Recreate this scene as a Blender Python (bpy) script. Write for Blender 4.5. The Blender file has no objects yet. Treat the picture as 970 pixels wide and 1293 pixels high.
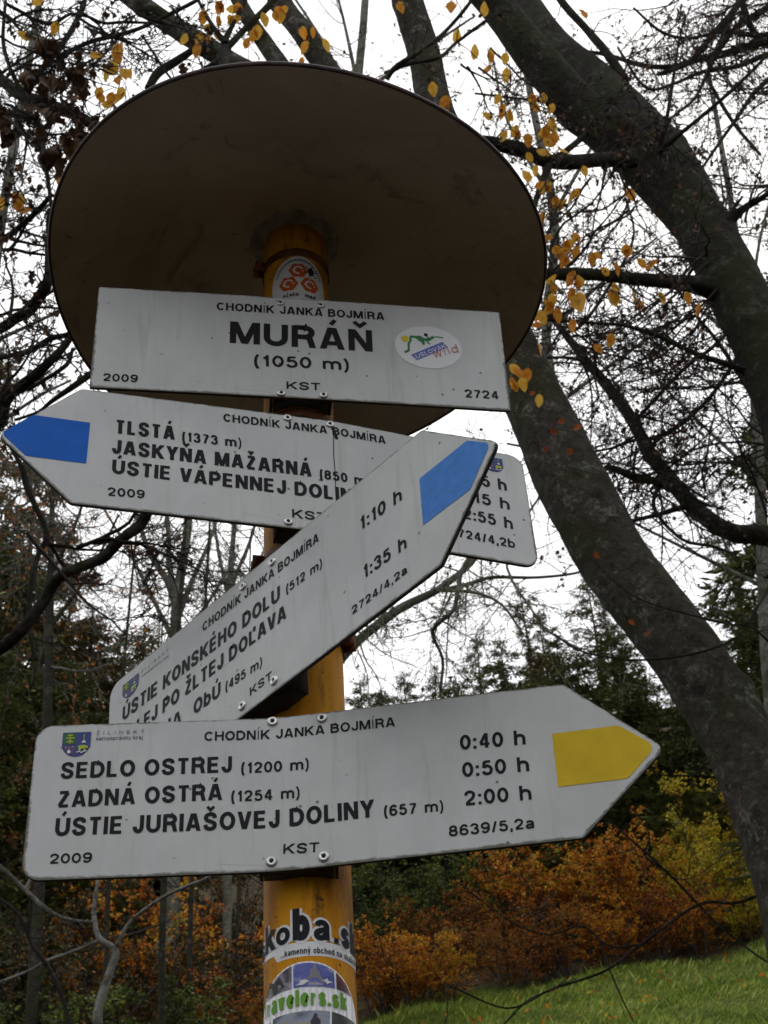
import bpy, math, random
import numpy as np
from mathutils import Vector, Matrix
S = bpy.context.scene
COL = S.collection
# ---------------------------------------------------------------- camera
PITCH, ROLL, F = 0.71665, -0.06584, 2000.0        # tilt up, roll, focal length in photo pixels (970 x 1293)
FW = np.array([0, math.cos(PITCH), math.sin(PITCH)])
UP = np.array([0, -math.sin(PITCH), math.cos(PITCH)])
RT = np.array([1.0, 0, 0])
CAM = np.array([0, 0, 1.6])
cr_, sr_ = math.cos(ROLL), math.sin(ROLL)
cx = cr_*RT + sr_*UP; cy = -sr_*RT + cr_*UP; cz = -FW
cd = bpy.data.cameras.new('camera'); cam = bpy.data.objects.new('camera', cd); COL.objects.link(cam)
cam.matrix_world = Matrix(((cx[0], cy[0], cz[0], 0), (cx[1], cy[1], cz[1], 0), (cx[2], cy[2], cz[2], 1.6), (0, 0, 0, 1)))
cd.sensor_fit = 'VERTICAL'; cd.sensor_height = 36; cd.lens = 36*F/1293
cd.clip_start = 0.05; cd.clip_end = 2000
cd.dof.use_dof = True; cd.dof.focus_distance = 1.55; cd.dof.aperture_fstop = 34
S.camera = cam
# ---------------------------------------------------------------- sky, sun, exposure
SUN_EL, SUN_ROT = math.radians(55), math.radians(10)
W = bpy.data.worlds.new('World'); S.world = W; W.use_nodes = True
nt = W.node_tree; bg = nt.nodes['Background']
sky = nt.nodes.new('ShaderNodeTexSky'); sky.sky_type = 'NISHITA'; sky.sun_disc = False
sky.sun_elevation = SUN_EL; sky.sun_rotation = SUN_ROT; sky.air_density = 1; sky.dust_density = 4
tc = nt.nodes.new('ShaderNodeTexCoord'); nz = nt.nodes.new('ShaderNodeTexNoise')
nz.inputs['Scale'].default_value = 2.2; nz.inputs['Detail'].default_value = 5
nt.links.new(tc.outputs['Generated'], nz.inputs['Vector'])
cr = nt.nodes.new('ShaderNodeValToRGB')               # overcast cloud deck
cr.color_ramp.elements[0].position = 0.3; cr.color_ramp.elements[0].color = (.80, .83, .88, 1)
cr.color_ramp.elements[1].position = 0.7; cr.color_ramp.elements[1].color = (1, 1, 1, 1)
nt.links.new(nz.outputs['Fac'], cr.inputs['Fac'])
sc_ = nt.nodes.new('ShaderNodeVectorMath'); sc_.operation = 'SCALE'; sc_.inputs['Scale'].default_value = 11.0
nt.links.new(cr.outputs['Color'], sc_.inputs[0])
mx = nt.nodes.new('ShaderNodeMixRGB'); mx.inputs['Fac'].default_value = 0.94
nt.links.new(sky.outputs['Color'], mx.inputs['Color1']); nt.links.new(sc_.outputs[0], mx.inputs['Color2'])
nt.links.new(mx.outputs['Color'], bg.inputs['Color']); bg.inputs['Strength'].default_value = 0.1
sd = bpy.data.lights.new('sun', 'SUN'); sun = bpy.data.objects.new('sun', sd); COL.objects.link(sun)
sd.energy = 0.5; sd.angle = math.radians(25); sd.color = (1, .97, .93)
dv = Vector((math.sin(SUN_ROT)*math.cos(SUN_EL), math.cos(SUN_ROT)*math.cos(SUN_EL), math.sin(SUN_EL)))
sun.rotation_euler = dv.to_track_quat('Z', 'Y').to_euler()
S.view_settings.view_transform = 'Standard'; S.view_settings.look = 'None'
S.view_settings.exposure = 0.42; S.view_settings.gamma = 1
# ---------------------------------------------------------------- helpers
def ray(x, y):
    a, b = x-485, y-646.5
    a, b = math.cos(-ROLL)*a-math.sin(-ROLL)*b, math.sin(-ROLL)*a+math.cos(-ROLL)*b
    return FW + a/F*RT - b/F*UP
def at(x, y, Y):
    """place point seen at photo pixel x, y that stands Y metres in front of the viewer"""
    q = ray(x, y); return CAM + q*(Y/q[1])
def ppm(p):                                         # photo pixels per metre at a place
    return F/float((np.asarray(p)-CAM) @ FW)
def ground_z(x, y):
    x = np.asarray(x, float); y = np.asarray(y, float)
    yy = np.clip(y, -60, 24)
    z = .40*yy + .0045*yy*np.abs(yy)
    z = z + np.clip(y-24, 0, 66)*.70 + np.clip(y-90, 0, 900)*.12 + np.clip(y+60, -900, 0)*.1
    z = z + .14*np.clip(x, -30, 30)*np.clip(y/24, 0, 1)
    z = z + .10*np.sin(x*.9+y*.31)*np.clip(y/10, 0, 1) + .07*np.sin(x*2.1-y*1.3)*np.clip(y/10, 0, 1)
    return z
def cat(o, label, category, group=None):
    o['label'] = label; o['category'] = category
    if group: o['group'] = group
    return o
def empty(name, loc, label, category, group=None):
    o = bpy.data.objects.new(name, None); COL.objects.link(o); o.location = Vector(loc); o.empty_display_size = .1
    return cat(o, label, category, group)
class MB:
    def __init__(s): s.V = []; s.Q = []; s.T = []; s.qm = []; s.tm = []; s.n = 0
    def verts(s, v):
        v = np.asarray(v, float).reshape(-1, 3); i = s.n; s.V.append(v); s.n += len(v); return i
    def quads(s, q, m=0):
        q = np.asarray(q, int).reshape(-1, 4); s.Q.append(q); s.qm.append(np.full(len(q), m))
    def tris(s, t, m=0):
        t = np.asarray(t, int).reshape(-1, 3); s.T.append(t); s.tm.append(np.full(len(t), m))
    def mesh(s, name, mats, smooth=False):
        me = bpy.data.meshes.new(name)
        V = np.concatenate(s.V) if s.V else np.zeros((0, 3))
        Q = np.concatenate(s.Q) if s.Q else np.zeros((0, 4), int); T = np.concatenate(s.T) if s.T else np.zeros((0, 3), int)
        me.vertices.add(len(V)); me.vertices.foreach_set('co', V.ravel())
        me.loops.add(Q.size+T.size); me.loops.foreach_set('vertex_index', np.concatenate([Q.ravel(), T.ravel()]))
        me.polygons.add(len(Q)+len(T))
        st = np.concatenate([np.arange(len(Q))*4, Q.size+np.arange(len(T))*3])
        me.polygons.foreach_set('loop_start', st)
        mi = np.concatenate([np.concatenate(s.qm) if s.qm else np.zeros(0, int), np.concatenate(s.tm) if s.tm else np.zeros(0, int)])
        me.polygons.foreach_set('material_index', mi.astype(int))
        if smooth: me.polygons.foreach_set('use_smooth', np.ones(len(st), bool))
        me.update(calc_edges=True); me.validate()
        for m in (mats if isinstance(mats, (list, tuple)) else [mats]): me.materials.append(m)
        return me
    def build(s, name, mats, parent=None, smooth=False, kind=None, label=None):
        o = bpy.data.objects.new(name, s.mesh(name, mats, smooth)); COL.objects.link(o)
        if parent is not None: o.parent = parent
        if kind: o['kind'] = kind
        if label: o['label'] = label
        return o
    def box(s, c, d, m=0, rot=None):
        v = np.array([[x, y, z] for x in (-.5, .5) for y in (-.5, .5) for z in (-.5, .5)])*np.array(d)
        if rot is not None: v = v @ np.array(rot).T
        i = s.verts(v+np.array(c)); s.quads(np.array([[0, 1, 3, 2], [4, 6, 7, 5], [0, 4, 5, 1], [2, 3, 7, 6], [0, 2, 6, 4], [1, 5, 7, 3]])+i, m)
    def tube(s, P, R, sides=5, m=0, cap=False, wob=None):
        P = np.asarray(P, float); N = len(P); R = np.broadcast_to(np.asarray(R, float), (N,))
        t = np.gradient(P, axis=0); t /= np.linalg.norm(t, axis=1)[:, None]+1e-12
        tm = t.mean(0); ref = np.eye(3)[int(np.argmin(np.abs(tm)))]
        a = np.cross(t, ref); a /= np.linalg.norm(a, axis=1)[:, None]+1e-12; b = np.cross(t, a)
        th = np.arange(sides)*2*math.pi/sides
        rr = R[:, None]*(1 if wob is None else wob(P, th))
        rr = np.broadcast_to(rr, (N, sides))
        V = P[:, None, :]+rr[..., None]*(np.cos(th)[None, :, None]*a[:, None, :]+np.sin(th)[None, :, None]*b[:, None, :])
        i = s.verts(V); k = np.arange(sides); k2 = (k+1) % sides; base = np.arange(N-1)[:, None]*sides
        q = np.stack([base+k, base+k2, base+sides+k2, base+sides+k], -1).reshape(-1, 4)+i
        s.quads(q, m)
        if cap:
            for j in (0, N-1):
                c = s.verts(P[j]); r0 = i+j*sides
                s.tris([[c, r0+x, r0+y] if j else [c, r0+y, r0+x] for x, y in zip(k, k2)], m)
def smooth_path(P, n=6):
    P = [np.asarray(p, float) for p in P]; P = [2*P[0]-P[1]]+P+[2*P[-1]-P[-2]]; out = []
    for i in range(1, len(P)-2):
        for k in range(n):
            t = k/n; a, b, c, d = P[i-1:i+3]
            out.append(.5*((2*b)+(c-a)*t+(2*a-5*b+4*c-d)*t*t+(3*b-a-3*c+d)*t**3))
    out.append(P[-2]); return np.array(out)
# ---------------------------------------------------------------- materials
def nodes(name):
    m = bpy.data.materials.new(name); m.use_nodes = True; t = m.node_tree
    return m, t, t.nodes['Principled BSDF']
def ramp(t, fac, stops):
    r = t.nodes.new('ShaderNodeValToRGB'); e = r.color_ramp.elements
    while len(e) < len(stops): e.new(.5)
    for el, (p, c) in zip(e, stops): el.position = p; el.color = (*c, 1)
    t.links.new(fac, r.inputs['Fac']); return r.outputs['Color']
def noise(t, scale, detail=4, rough=.5, vec=None, dist=0):
    n = t.nodes.new('ShaderNodeTexNoise'); n.inputs['Scale'].default_value = scale; n.inputs['Detail'].default_value = detail
    n.inputs['Roughness'].default_value = rough; n.inputs['Distortion'].default_value = dist
    if vec is None: vec = t.nodes.new('ShaderNodeTexCoord').outputs['Object']
    t.links.new(vec, n.inputs['Vector']); return n.outputs['Fac']
def mixc(t, fac, a, b, mode='MIX'):
    n = t.nodes.new('ShaderNodeMixRGB'); n.blend_type = mode
    for k, v in (('Fac', fac), ('Color1', a), ('Color2', b)):
        if isinstance(v, (int, float)): n.inputs[k].default_value = v
        elif isinstance(v, tuple): n.inputs[k].default_value = (*v, 1)
        else: t.links.new(v, n.inputs[k])
    return n.outputs['Color']
def stretch(t, s):
    tc = t.nodes.new('ShaderNodeTexCoord'); mp = t.nodes.new('ShaderNodeMapping'); mp.inputs['Scale'].default_value = s
    t.links.new(tc.outputs['Object'], mp.inputs['Vector']); return mp.outputs['Vector']
def bump(t, bs, h, strength, dist=.01):
    b = t.nodes.new('ShaderNodeBump'); b.inputs['Strength'].default_value = strength; b.inputs['Distance'].default_value = dist
    t.links.new(h, b.inputs['Height']); t.links.new(b.outputs['Normal'], bs.inputs['Normal'])
def plain(name, c, rough=.6, spec=.3, metal=0, var=0, vs=30):
    m, t, b = nodes(name); b.inputs['Roughness'].default_value = rough; b.inputs['Specular IOR Level'].default_value = spec
    b.inputs['Metallic'].default_value = metal
    if var:
        col = ramp(t, noise(t, vs), [(.3, tuple(x*(1-var) for x in c)), (.7, tuple(min(1, x*(1+var)) for x in c))])
        t.links.new(col, b.inputs['Base Color'])
    else: b.inputs['Base Color'].default_value = (*c, 1)
    return m
def leafmat(name, stops, trans=.45, scale=9.0, rough=.55):
    m, t, b = nodes(name); out = t.nodes['Material Output']
    g = t.nodes.new('ShaderNodeNewGeometry'); oi = t.nodes.new('ShaderNodeObjectInfo')
    n = noise(t, scale, 2, vec=g.outputs['Position'])
    ad = t.nodes.new('ShaderNodeMath'); ad.operation = 'MULTIPLY_ADD'; ad.inputs[1].default_value = .6
    sb = t.nodes.new('ShaderNodeMath'); sb.operation = 'SUBTRACT'; sb.inputs[1].default_value = .5
    t.links.new(g.outputs['Random Per Island'], sb.inputs[0]); t.links.new(sb.outputs[0], ad.inputs[0]); t.links.new(n, ad.inputs[2])
    col = ramp(t, ad.outputs[0], stops); t.links.new(col, b.inputs['Base Color']); b.inputs['Roughness'].default_value = rough
    b.inputs['Specular IOR Level'].default_value = .25
    if trans:
        tr = t.nodes.new('ShaderNodeBsdfTranslucent'); t.links.new(col, tr.inputs['Color'])
        ms = t.nodes.new('ShaderNodeMixShader'); ms.inputs[0].default_value = trans
        t.links.new(b.outputs[0], ms.inputs[1]); t.links.new(tr.outputs[0], ms.inputs[2]); t.links.new(ms.outputs[0], out.inputs['Surface'])
    return m
def barkmat(name, dark, light, lich=(.17, .17, .145), lamt=.75, sc=1.0, moss=(.030, .034, .012)):
    m, t, b = nodes(name); b.inputs['Roughness'].default_value = .92; b.inputs['Specular IOR Level'].default_value = .12
    def mul(a_, b_):
        n = t.nodes.new('ShaderNodeMath'); n.operation = 'MULTIPLY'; t.links.new(a_, n.inputs[0]); t.links.new(b_, n.inputs[1]); return n.outputs[0]
    n1 = noise(t, 3.1*sc, 5, .6); n2 = noise(t, 22*sc, 8, .72, dist=.8); n3 = noise(t, 7.5*sc, 10, .78, dist=.4); n4 = noise(t, 48*sc, 4, .6)
    base = ramp(t, n2, [(.34, dark), (.5, tuple((x+y)/2 for x, y in zip(dark, light))), (.68, light)])
    base = mixc(t, ramp(t, n1, [(.46, (0, 0, 0)), (.64, (.75, .75, .75))]), base, moss)
    lm = mul(ramp(t, n3, [(.52, (0, 0, 0)), (.60, (lamt, lamt, lamt))]), ramp(t, n4, [(.42, (.15, .15, .15)), (.58, (1, 1, 1))]))
    base = mixc(t, lm, base, lich)
    dk = ramp(t, noise(t, 5.3*sc, 6, .7, dist=1.5), [(.60, (0, 0, 0)), (.66, (.8, .8, .8))]); base = mixc(t, dk, base, dark)
    t.links.new(base, b.inputs['Base Color'])
    ad = t.nodes.new('ShaderNodeMath'); ad.operation = 'ADD'; t.links.new(n2, ad.inputs[0]); t.links.new(n3, ad.inputs[1]); bump(t, b, ad.outputs[0], .9, .035); return m
M = {}
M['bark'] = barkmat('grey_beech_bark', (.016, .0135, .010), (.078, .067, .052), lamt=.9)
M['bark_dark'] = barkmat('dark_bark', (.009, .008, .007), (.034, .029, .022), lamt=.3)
M['bark_pale'] = barkmat('pale_bark', (.20, .19, .165), (.42, .41, .37), lamt=.4, sc=3)
M['bark_hazed'] = barkmat('far_grey_bark_hazed', (.06, .058, .048), (.17, .165, .14), lich=(.26, .27, .22))  # grey lichen bark, its colour lightened to stand for haze and glare
M['twig'] = plain('twig_bark', (.035, .030, .026), .9, .1, var=.35, vs=8)
M['twig_hazed'] = plain('far_grey_twig_bark_hazed', (.10, .095, .08), .9, .1, var=.35, vs=3)  # far twigs, paler than the near ones: haze put into the colour
M['twig_green'] = plain('far_twig_bark', (.14, .14, .10), .9, .1, var=.35, vs=3)
M['withered'] = leafmat('withered_leaf', [(.25, (.025, .013, .008)), (.5, (.06, .03, .014)), (.75, (.12, .055, .02))], .12)
M['yellow_leaf'] = leafmat('yellow_leaf', [(.25, (.55, .22, .02)), (.5, (.70, .36, .04)), (.68, (.74, .50, .09)), (.80, (.30, .14, .02))], .5, 38)
M['orange_leaf'] = leafmat('orange_leaf', [(.25, (.42, .13, .02)), (.5, (.60, .22, .025)), (.66, (.66, .34, .045)), (.80, (.20, .07, .015))], .5, 38)
M['red_leaf'] = leafmat('red_leaf', [(.25, (.18, .035, .012)), (.75, (.40, .10, .02))], .35, 3)
M['bush_orange'] = leafmat('orange_beech_foliage', [(.18, (.12, .03, .008)), (.38, (.42, .11, .012)), (.54, (.62, .22, .018)), (.68, (.66, .38, .03)), (.86, (.30, .26, .03))], .4, .9)
M['bush_rust'] = leafmat('rust_foliage', [(.2, (.06, .022, .01)), (.45, (.22, .065, .014)), (.65, (.46, .16, .02)), (.85, (.14, .15, .03))], .35, .9)
M['bush_yellow'] = leafmat('yellow_foliage', [(.2, (.24, .13, .012)), (.45, (.50, .36, .02)), (.65, (.66, .52, .04)), (.85, (.28, .32, .04))], .45, .9)
M['bush_green'] = leafmat('green_foliage', [(.25, (.03, .045, .010)), (.5, (.07, .10, .018)), (.8, (.17, .19, .03))], .25, 1.2)
M['needle'] = leafmat('spruce_needles', [(.2, (.035, .048, .015)), (.5, (.085, .10, .030)), (.85, (.16, .155, .05))], .12, .8, .7)
M['needle_brown'] = leafmat('brownish_needles', [(.25, (.04, .04, .017)), (.5, (.09, .078, .03)), (.8, (.18, .11, .04))], .12, .8, .7)
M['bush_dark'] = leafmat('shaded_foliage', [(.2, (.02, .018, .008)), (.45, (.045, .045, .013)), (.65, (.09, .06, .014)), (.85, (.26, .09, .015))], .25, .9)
M['grass'] = leafmat('grass_blades', [(.2, (.06, .095, .010)), (.45, (.17, .25, .025)), (.65, (.30, .38, .05)), (.92, (.50, .52, .18))], .4, .9)
# ---------------------------------------------------------------- ground
def terrain():
    xs = np.unique(np.concatenate([np.linspace(-160, -20, 20), np.linspace(-20, 20, 90), np.linspace(20, 160, 20)]))
    ys = np.unique(np.concatenate([np.linspace(-160, 0, 24), np.linspace(0, 40, 110), np.linspace(40, 260, 50)]))
    X, Y = np.meshgrid(xs, ys); Z = ground_z(X, Y); b = MB(); b.verts(np.stack([X, Y, Z], -1)); n = len(xs)
    i = np.arange(len(ys)-1)[:, None]*n+np.arange(n-1)[None, :]
    b.quads(np.stack([i, i+1, i+n+1, i+n], -1))
    m, t, bs = nodes('forest_floor_and_turf'); bs.inputs['Roughness'].default_value = 1; bs.inputs['Specular IOR Level'].default_value = .1
    lit = ramp(t, noise(t, 6, 8, .7), [(.3, (.02, .016, .010)), (.5, (.055, .042, .024)), (.72, (.11, .078, .04))])
    tur = ramp(t, noise(t, 4, 8, .7), [(.3, (.04, .055, .012)), (.7, (.13, .16, .035))])
    sx = t.nodes.new('ShaderNodeSeparateXYZ'); g = t.nodes.new('ShaderNodeTexCoord'); t.links.new(g.outputs['Object'], sx.inputs[0])
    def mr(v, a, b_):
        r = t.nodes.new('ShaderNodeMapRange'); r.inputs[1].default_value = a; r.inputs[2].default_value = b_; t.links.new(v, r.inputs[0]); return r.outputs[0]
    mu = t.nodes.new('ShaderNodeMath'); mu.operation = 'MULTIPLY'
    my = t.nodes.new('ShaderNodeMath'); my.operation = 'MULTIPLY'; t.links.new(mr(sx.outputs['Y'], 23.9, 23.3), my.inputs[0]); t.links.new(mr(sx.outputs['Y'], 10, 13), my.inputs[1])
    t.links.new(mr(sx.outputs['X'], -3.5, -1.5), mu.inputs[0]); t.links.new(my.outputs[0], mu.inputs[1])
    t.links.new(mixc(t, mu.outputs[0], lit, tur), bs.inputs['Base Color']); bump(t, bs, noise(t, 14, 6, .7), .8, .08)
    b.build('ground', m, smooth=True, kind='structure')
terrain()
# ---------------------------------------------------------------- lettering: a bold grotesque drawn as strokes
def arc(cx, cy, rx, ry, a0, a1, n=9):
    return [(cx+rx*math.cos(math.radians(a0+(a1-a0)*k/n)), cy+ry*math.sin(math.radians(a0+(a1-a0)*k/n))) for k in range(n+1)]
def sm(P):
    q = smooth_path([(x, y, 0) for x, y in P], 4); return [(a[0], a[1]) for a in q]
T_, B_ = .915, .085
G = {}
G['A'] = (.72, [[(.02, 0), (.44, 1)], [(.98, 0), (.56, 1)], [(.2, .27), (.8, .27)]])
G['B'] = (.66, [[(0, 0), (0, 1)], [(0, T_), (.55, T_)]+arc(.55, .725, .38, .19, 90, -90)+[(0, .535)], [(0, .535), (.6, .535)]+arc(.58, .31, .42, .225, 90, -90)+[(0, B_)]])
G['C'] = (.70, [arc(.5, .5, .5, .415, 38, 322, 18)])
G['D'] = (.70, [[(0, 0), (0, 1)], [(0, T_), (.42, T_)]+arc(.42, .5, .58, .415, 90, -90, 14)+[(0, B_)]])
G['E'] = (.60, [[(0, 0), (0, 1)], [(0, T_), (1.08, T_)], [(0, .51), (1, .51)], [(0, B_), (1.1, B_)]])
G['F'] = (.56, [[(0, 0), (0, 1)], [(0, T_), (1.08, T_)], [(0, .5), (1, .5)]])
G['H'] = (.68, [[(0, 0), (0, 1)], [(1, 0), (1, 1)], [(0, .52), (1, .52)]])
G['I'] = (.18, [[(.5, 0), (.5, 1)]])
G['J'] = (.52, [[(1, 1), (1, .36)]+arc(.5, .33, .5, .245, 0, -180)+[(0, .36)]])
G['K'] = (.70, [[(0, 0), (0, 1)], [(.98, 1), (.05, .36)], [(.36, .56), (1, 0)]])
G['L'] = (.56, [[(0, 0), (0, 1)], [(0, B_), (1.1, B_)]])
G['M'] = (.84, [[(0, 0), (0, 1)], [(1, 0), (1, 1)], [(.05, 1), (.5, 0)], [(.95, 1), (.5, 0)]])
G['N'] = (.68, [[(0, 0), (0, 1)], [(1, 0), (1, 1)], [(.03, 1), (.97, 0)]])
G['O'] = (.74, [arc(.5, .5, .5, .415, 90, 450, 24)])
G['P'] = (.64, [[(0, 0), (0, 1)], [(0, T_), (.55, T_)]+arc(.55, .675, .45, .24, 90, -90)+[(0, .435)]])
G['R'] = (.68, [[(0, 0), (0, 1)], [(0, T_), (.55, T_)]+arc(.55, .70, .4, .215, 90, -90)+[(0, .485)], [(.55, .485), (.82, .44), (.9, .25), (1, 0)]])
G['S'] = (.66, [sm([(.97, .70), (.86, .86), (.5, .925), (.14, .85), (.05, .70), (.2, .57), (.55, .49), (.88, .40), (.96, .26), (.82, .13), (.48, .075), (.12, .15), (0, .32)])])
G['T'] = (.62, [[(.5, 0), (.5, 1)], [(-.1, T_), (1.1, T_)]])
G['U'] = (.68, [[(0, 1), (0, .38)]+arc(.5, .37, .5, .285, 180, 360, 12)+[(1, 1)]])
G['V'] = (.66, [[(0, 1), (.46, 0)], [(1, 1), (.54, 0)]])
G['Y'] = (.66, [[(-.02, 1), (.5, .42)], [(1.02, 1), (.5, .42)], [(.5, .48), (.5, 0)]])
G['Z'] = (.60, [[(0, T_), (1.05, T_)], [(.98, .90), (.02, .10)], [(-.04, B_), (1.08, B_)]])
G['0'] = (.56, [arc(.5, .5, .5, .415, 90, 450, 24)])
G['1'] = (.40, [[(.78, 0), (.78, 1)], [(.05, .72), (.5, .76), (.72, .93)]])
G['2'] = (.56, [sm([(0, .68), (.08, .84), (.45, .925), (.86, .84), (.96, .66), (.75, .46), (.35, .28), (.06, .11)]), [(-.05, B_), (1.08, B_)]])
G['3'] = (.56, [sm([(.03, .74), (.18, .88), (.5, .925), (.82, .84), (.9, .70), (.72, .56), (.42, .53)]), sm([(.42, .53), (.8, .48), (.98, .30), (.85, .13), (.5, .075), (.15, .13), (0, .28)])])
G['4'] = (.58, [[(.74, 0), (.74, 1)], [(.66, .96), (.02, .31)], [(-.05, .27), (1.1, .27)]])
G['5'] = (.56, [[(.95, T_), (.2, T_)], [(.2, .95), (.08, .5)], sm([(.08, .5), (.3, .6), (.6, .61), (.9, .5), (1, .33), (.86, .14), (.5, .075), (.15, .13), (0, .27)])])
G['6'] = (.56, [arc(.5, .32, .5, .245, 90, 450, 18), sm([(.95, .76), (.8, .89), (.5, .925), (.15, .80), (.02, .55), (0, .34)])])
G['7'] = (.56, [[(0, T_), (1.04, T_)], sm([(.98, .88), (.66, .55), (.45, .25), (.36, 0)])])
G['8'] = (.56, [arc(.5, .71, .43, .205, 90, 450, 16), arc(.5, .30, .5, .225, 90, 450, 18)])
G['9'] = (.56, [arc(.5, .68, .5, .245, 90, 450, 18), sm([(.05, .24), (.2, .11), (.5, .075), (.85, .20), (.98, .45), (1, .66)])])
G['('] = (.26, [sm([(1, 1.03), (.2, .72), (0, .40), (.2, .08), (1, -.22)])])
G[')'] = (.26, [sm([(0, 1.03), (.8, .72), (1, .40), (.8, .08), (0, -.22)])])
G[':'] = (.2, [[(.5, 0), (.5, .19)], [(.5, .53), (.5, .72)]])
G['.'] = (.2, [[(.5, 0), (.5, .19)]])
G[','] = (.2, [[(.55, .19), (.5, -.02), (.3, -.16)]])
G['/'] = (.34, [[(0, 0), (1, 1)]])
G['-'] = (.3, [[(0, .35), (1, .35)]])
X = .74
G['h'] = (.58, [[(0, 0), (0, 1)], [(0, .42)]+arc(.5, .43, .5, .235, 170, 0)+[(1, 0)]])
G['n'] = (.58, [[(0, 0), (0, X)], [(0, .42)]+arc(.5, .43, .5, .235, 170, 0)+[(1, 0)]])
G['m'] = (.90, [[(0, 0), (0, X)], [(0, .42)]+arc(.25, .45, .25, .215, 170, 0)+[(.5, 0)], [(.5, .42)]+arc(.75, .45, .25, .215, 170, 0)+[(1, 0)]])
G['r'] = (.38, [[(0, 0), (0, X)], [(0, .40), (.3, .58), (1, .65)]])
G['a'] = (.56, [sm([(.06, .55), (.25, .65), (.6, .67), (.9, .56), (.92, .35), (.93, 0)]), sm([(.92, .41), (.5, .37), (.1, .30), (.03, .17), (.25, .07), (.6, .10), (.92, .26)])])
G['b'] = (.60, [[(0, 0), (0, 1)], arc(.5, .37, .5, .295, 180, 540, 18)])
G['d'] = (.60, [[(1, 0), (1, 1)], arc(.5, .37, .5, .295, 0, 360, 18)])
G['p'] = (.60, [[(0, -.26), (0, X)], arc(.5, .37, .5, .295, 180, 540, 18)])
G['o'] = (.60, [arc(.5, .37, .5, .295, 90, 450, 20)])
G['e'] = (.56, [[(0, .38), (1, .38)]+arc(.5, .37, .5, .295, 0, 315, 16)])
G['c'] = (.54, [arc(.5, .37, .5, .295, 42, 318, 14)])
G['s'] = (.52, [sm([(.93, .53), (.75, .64), (.4, .67), (.08, .58), (.1, .45), (.5, .38), (.9, .29), (.93, .15), (.6, .07), (.25, .10), (0, .23)])])
G['v'] = (.54, [[(0, X), (.46, 0)], [(1, X), (.54, 0)]])
G['y'] = (.54, [[(0, X), (.5, .02)], [(1, X), (.52, .02), (.35, -.2), (0, -.22)]])
G['k'] = (.56, [[(0, 0), (0, 1)], [(.95, X), (.08, .28)], [(.4, .48), (1, 0)]])
G['i'] = (.18, [[(.5, 0), (.5, X)], [(.5, .85), (.5, 1)]])
G['j'] = (.24, [[(.8, X), (.8, -.12), (.5, -.22), (0, -.22)], [(.8, .85), (.8, 1)]])
G['l'] = (.18, [[(.5, 0), (.5, 1)]])
G['t'] = (.34, [[(.45, .95), (.45, .2), (.6, .08), (1.1, .08)], [(-.2, .66), (1.1, .66)]])
G['w'] = (.80, [[(0, X), (.27, 0)], [(.5, X), (.27, 0)], [(.5, X), (.75, 0)], [(1, X), (.75, 0)]])
for a_, b_ in (('Á', 'A'), ('Í', 'I'), ('É', 'E'), ('Ú', 'U'), ('Ý', 'Y'), ('á', 'a'), ('ý', 'y'), ('í', 'i')):
    w_, s_ = G[b_]; o_ = 0 if b_.isupper() else -.24
    if b_ == 'i': s_ = s_[:1]
    c_ = .3/w_
    G[a_] = (w_, s_+[[(.5-.14*c_, 1.14+o_), (.5+.42*c_, 1.37+o_)]])
for a_, b_ in (('Ň', 'N'), ('Ž', 'Z'), ('Š', 'S'), ('Ď', 'D'), ('č', 'c')):
    w_, s_ = G[b_]; o_ = 0 if b_.isupper() else -.24; G[a_] = (w_, s_+[[(.16, 1.36+o_), (.5, 1.16+o_), (.84, 1.36+o_)]])
G['Ľ'] = (.58, G['L'][1]+[[(.98, 1.12), (.84, .80)]])
def ribbon(b, P, h, put, m=0):
    """thick line of half width h along 2-D points P; put(u, v) gives the place on the surface"""
    P = np.array(P, float); n = len(P)
    if n < 2: return
    closed = np.allclose(P[0], P[-1]) and n > 4
    d = np.diff(P, axis=0); d /= np.linalg.norm(d, axis=1)[:, None]+1e-9
    L = []; R = []
    for i in range(n):
        if closed: a, c = d[i-1] if i > 0 else d[-1], d[i] if i < n-1 else d[0]
        else: a, c = d[max(i-1, 0)], d[min(i, n-2)]
        t = a+c; t /= np.linalg.norm(t)+1e-9; nn = np.array([-t[1], t[0]]); k = 1/max(.45, float(nn @ np.array([-a[1], a[0]])))
        L.append(P[i]+nn*h*k); R.append(P[i]-nn*h*k)
    L, R = np.array(L), np.array(R)
    i0 = b.verts([put(*p) for p in L]); i1 = b.verts([put(*p) for p in R]); k = np.arange(n-1)
    b.quads(np.stack([i0+k, i1+k, i1+k+1, i0+k+1], -1), m)
def layout(s, width, cap, gap=.13, space=.28, sx=None):
    tot = sum((G[c][0] if c != ' ' else space) for c in s)+gap*(len(s)-1)
    sx = width/(tot*cap) if sx is None else sx
    x = 0; out = []
    for c in s:
        w = (G[c][0] if c != ' ' else space)*sx*cap
        if c != ' ': out.append((c, x, w))
        x += w+gap*sx*cap
    return out
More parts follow.
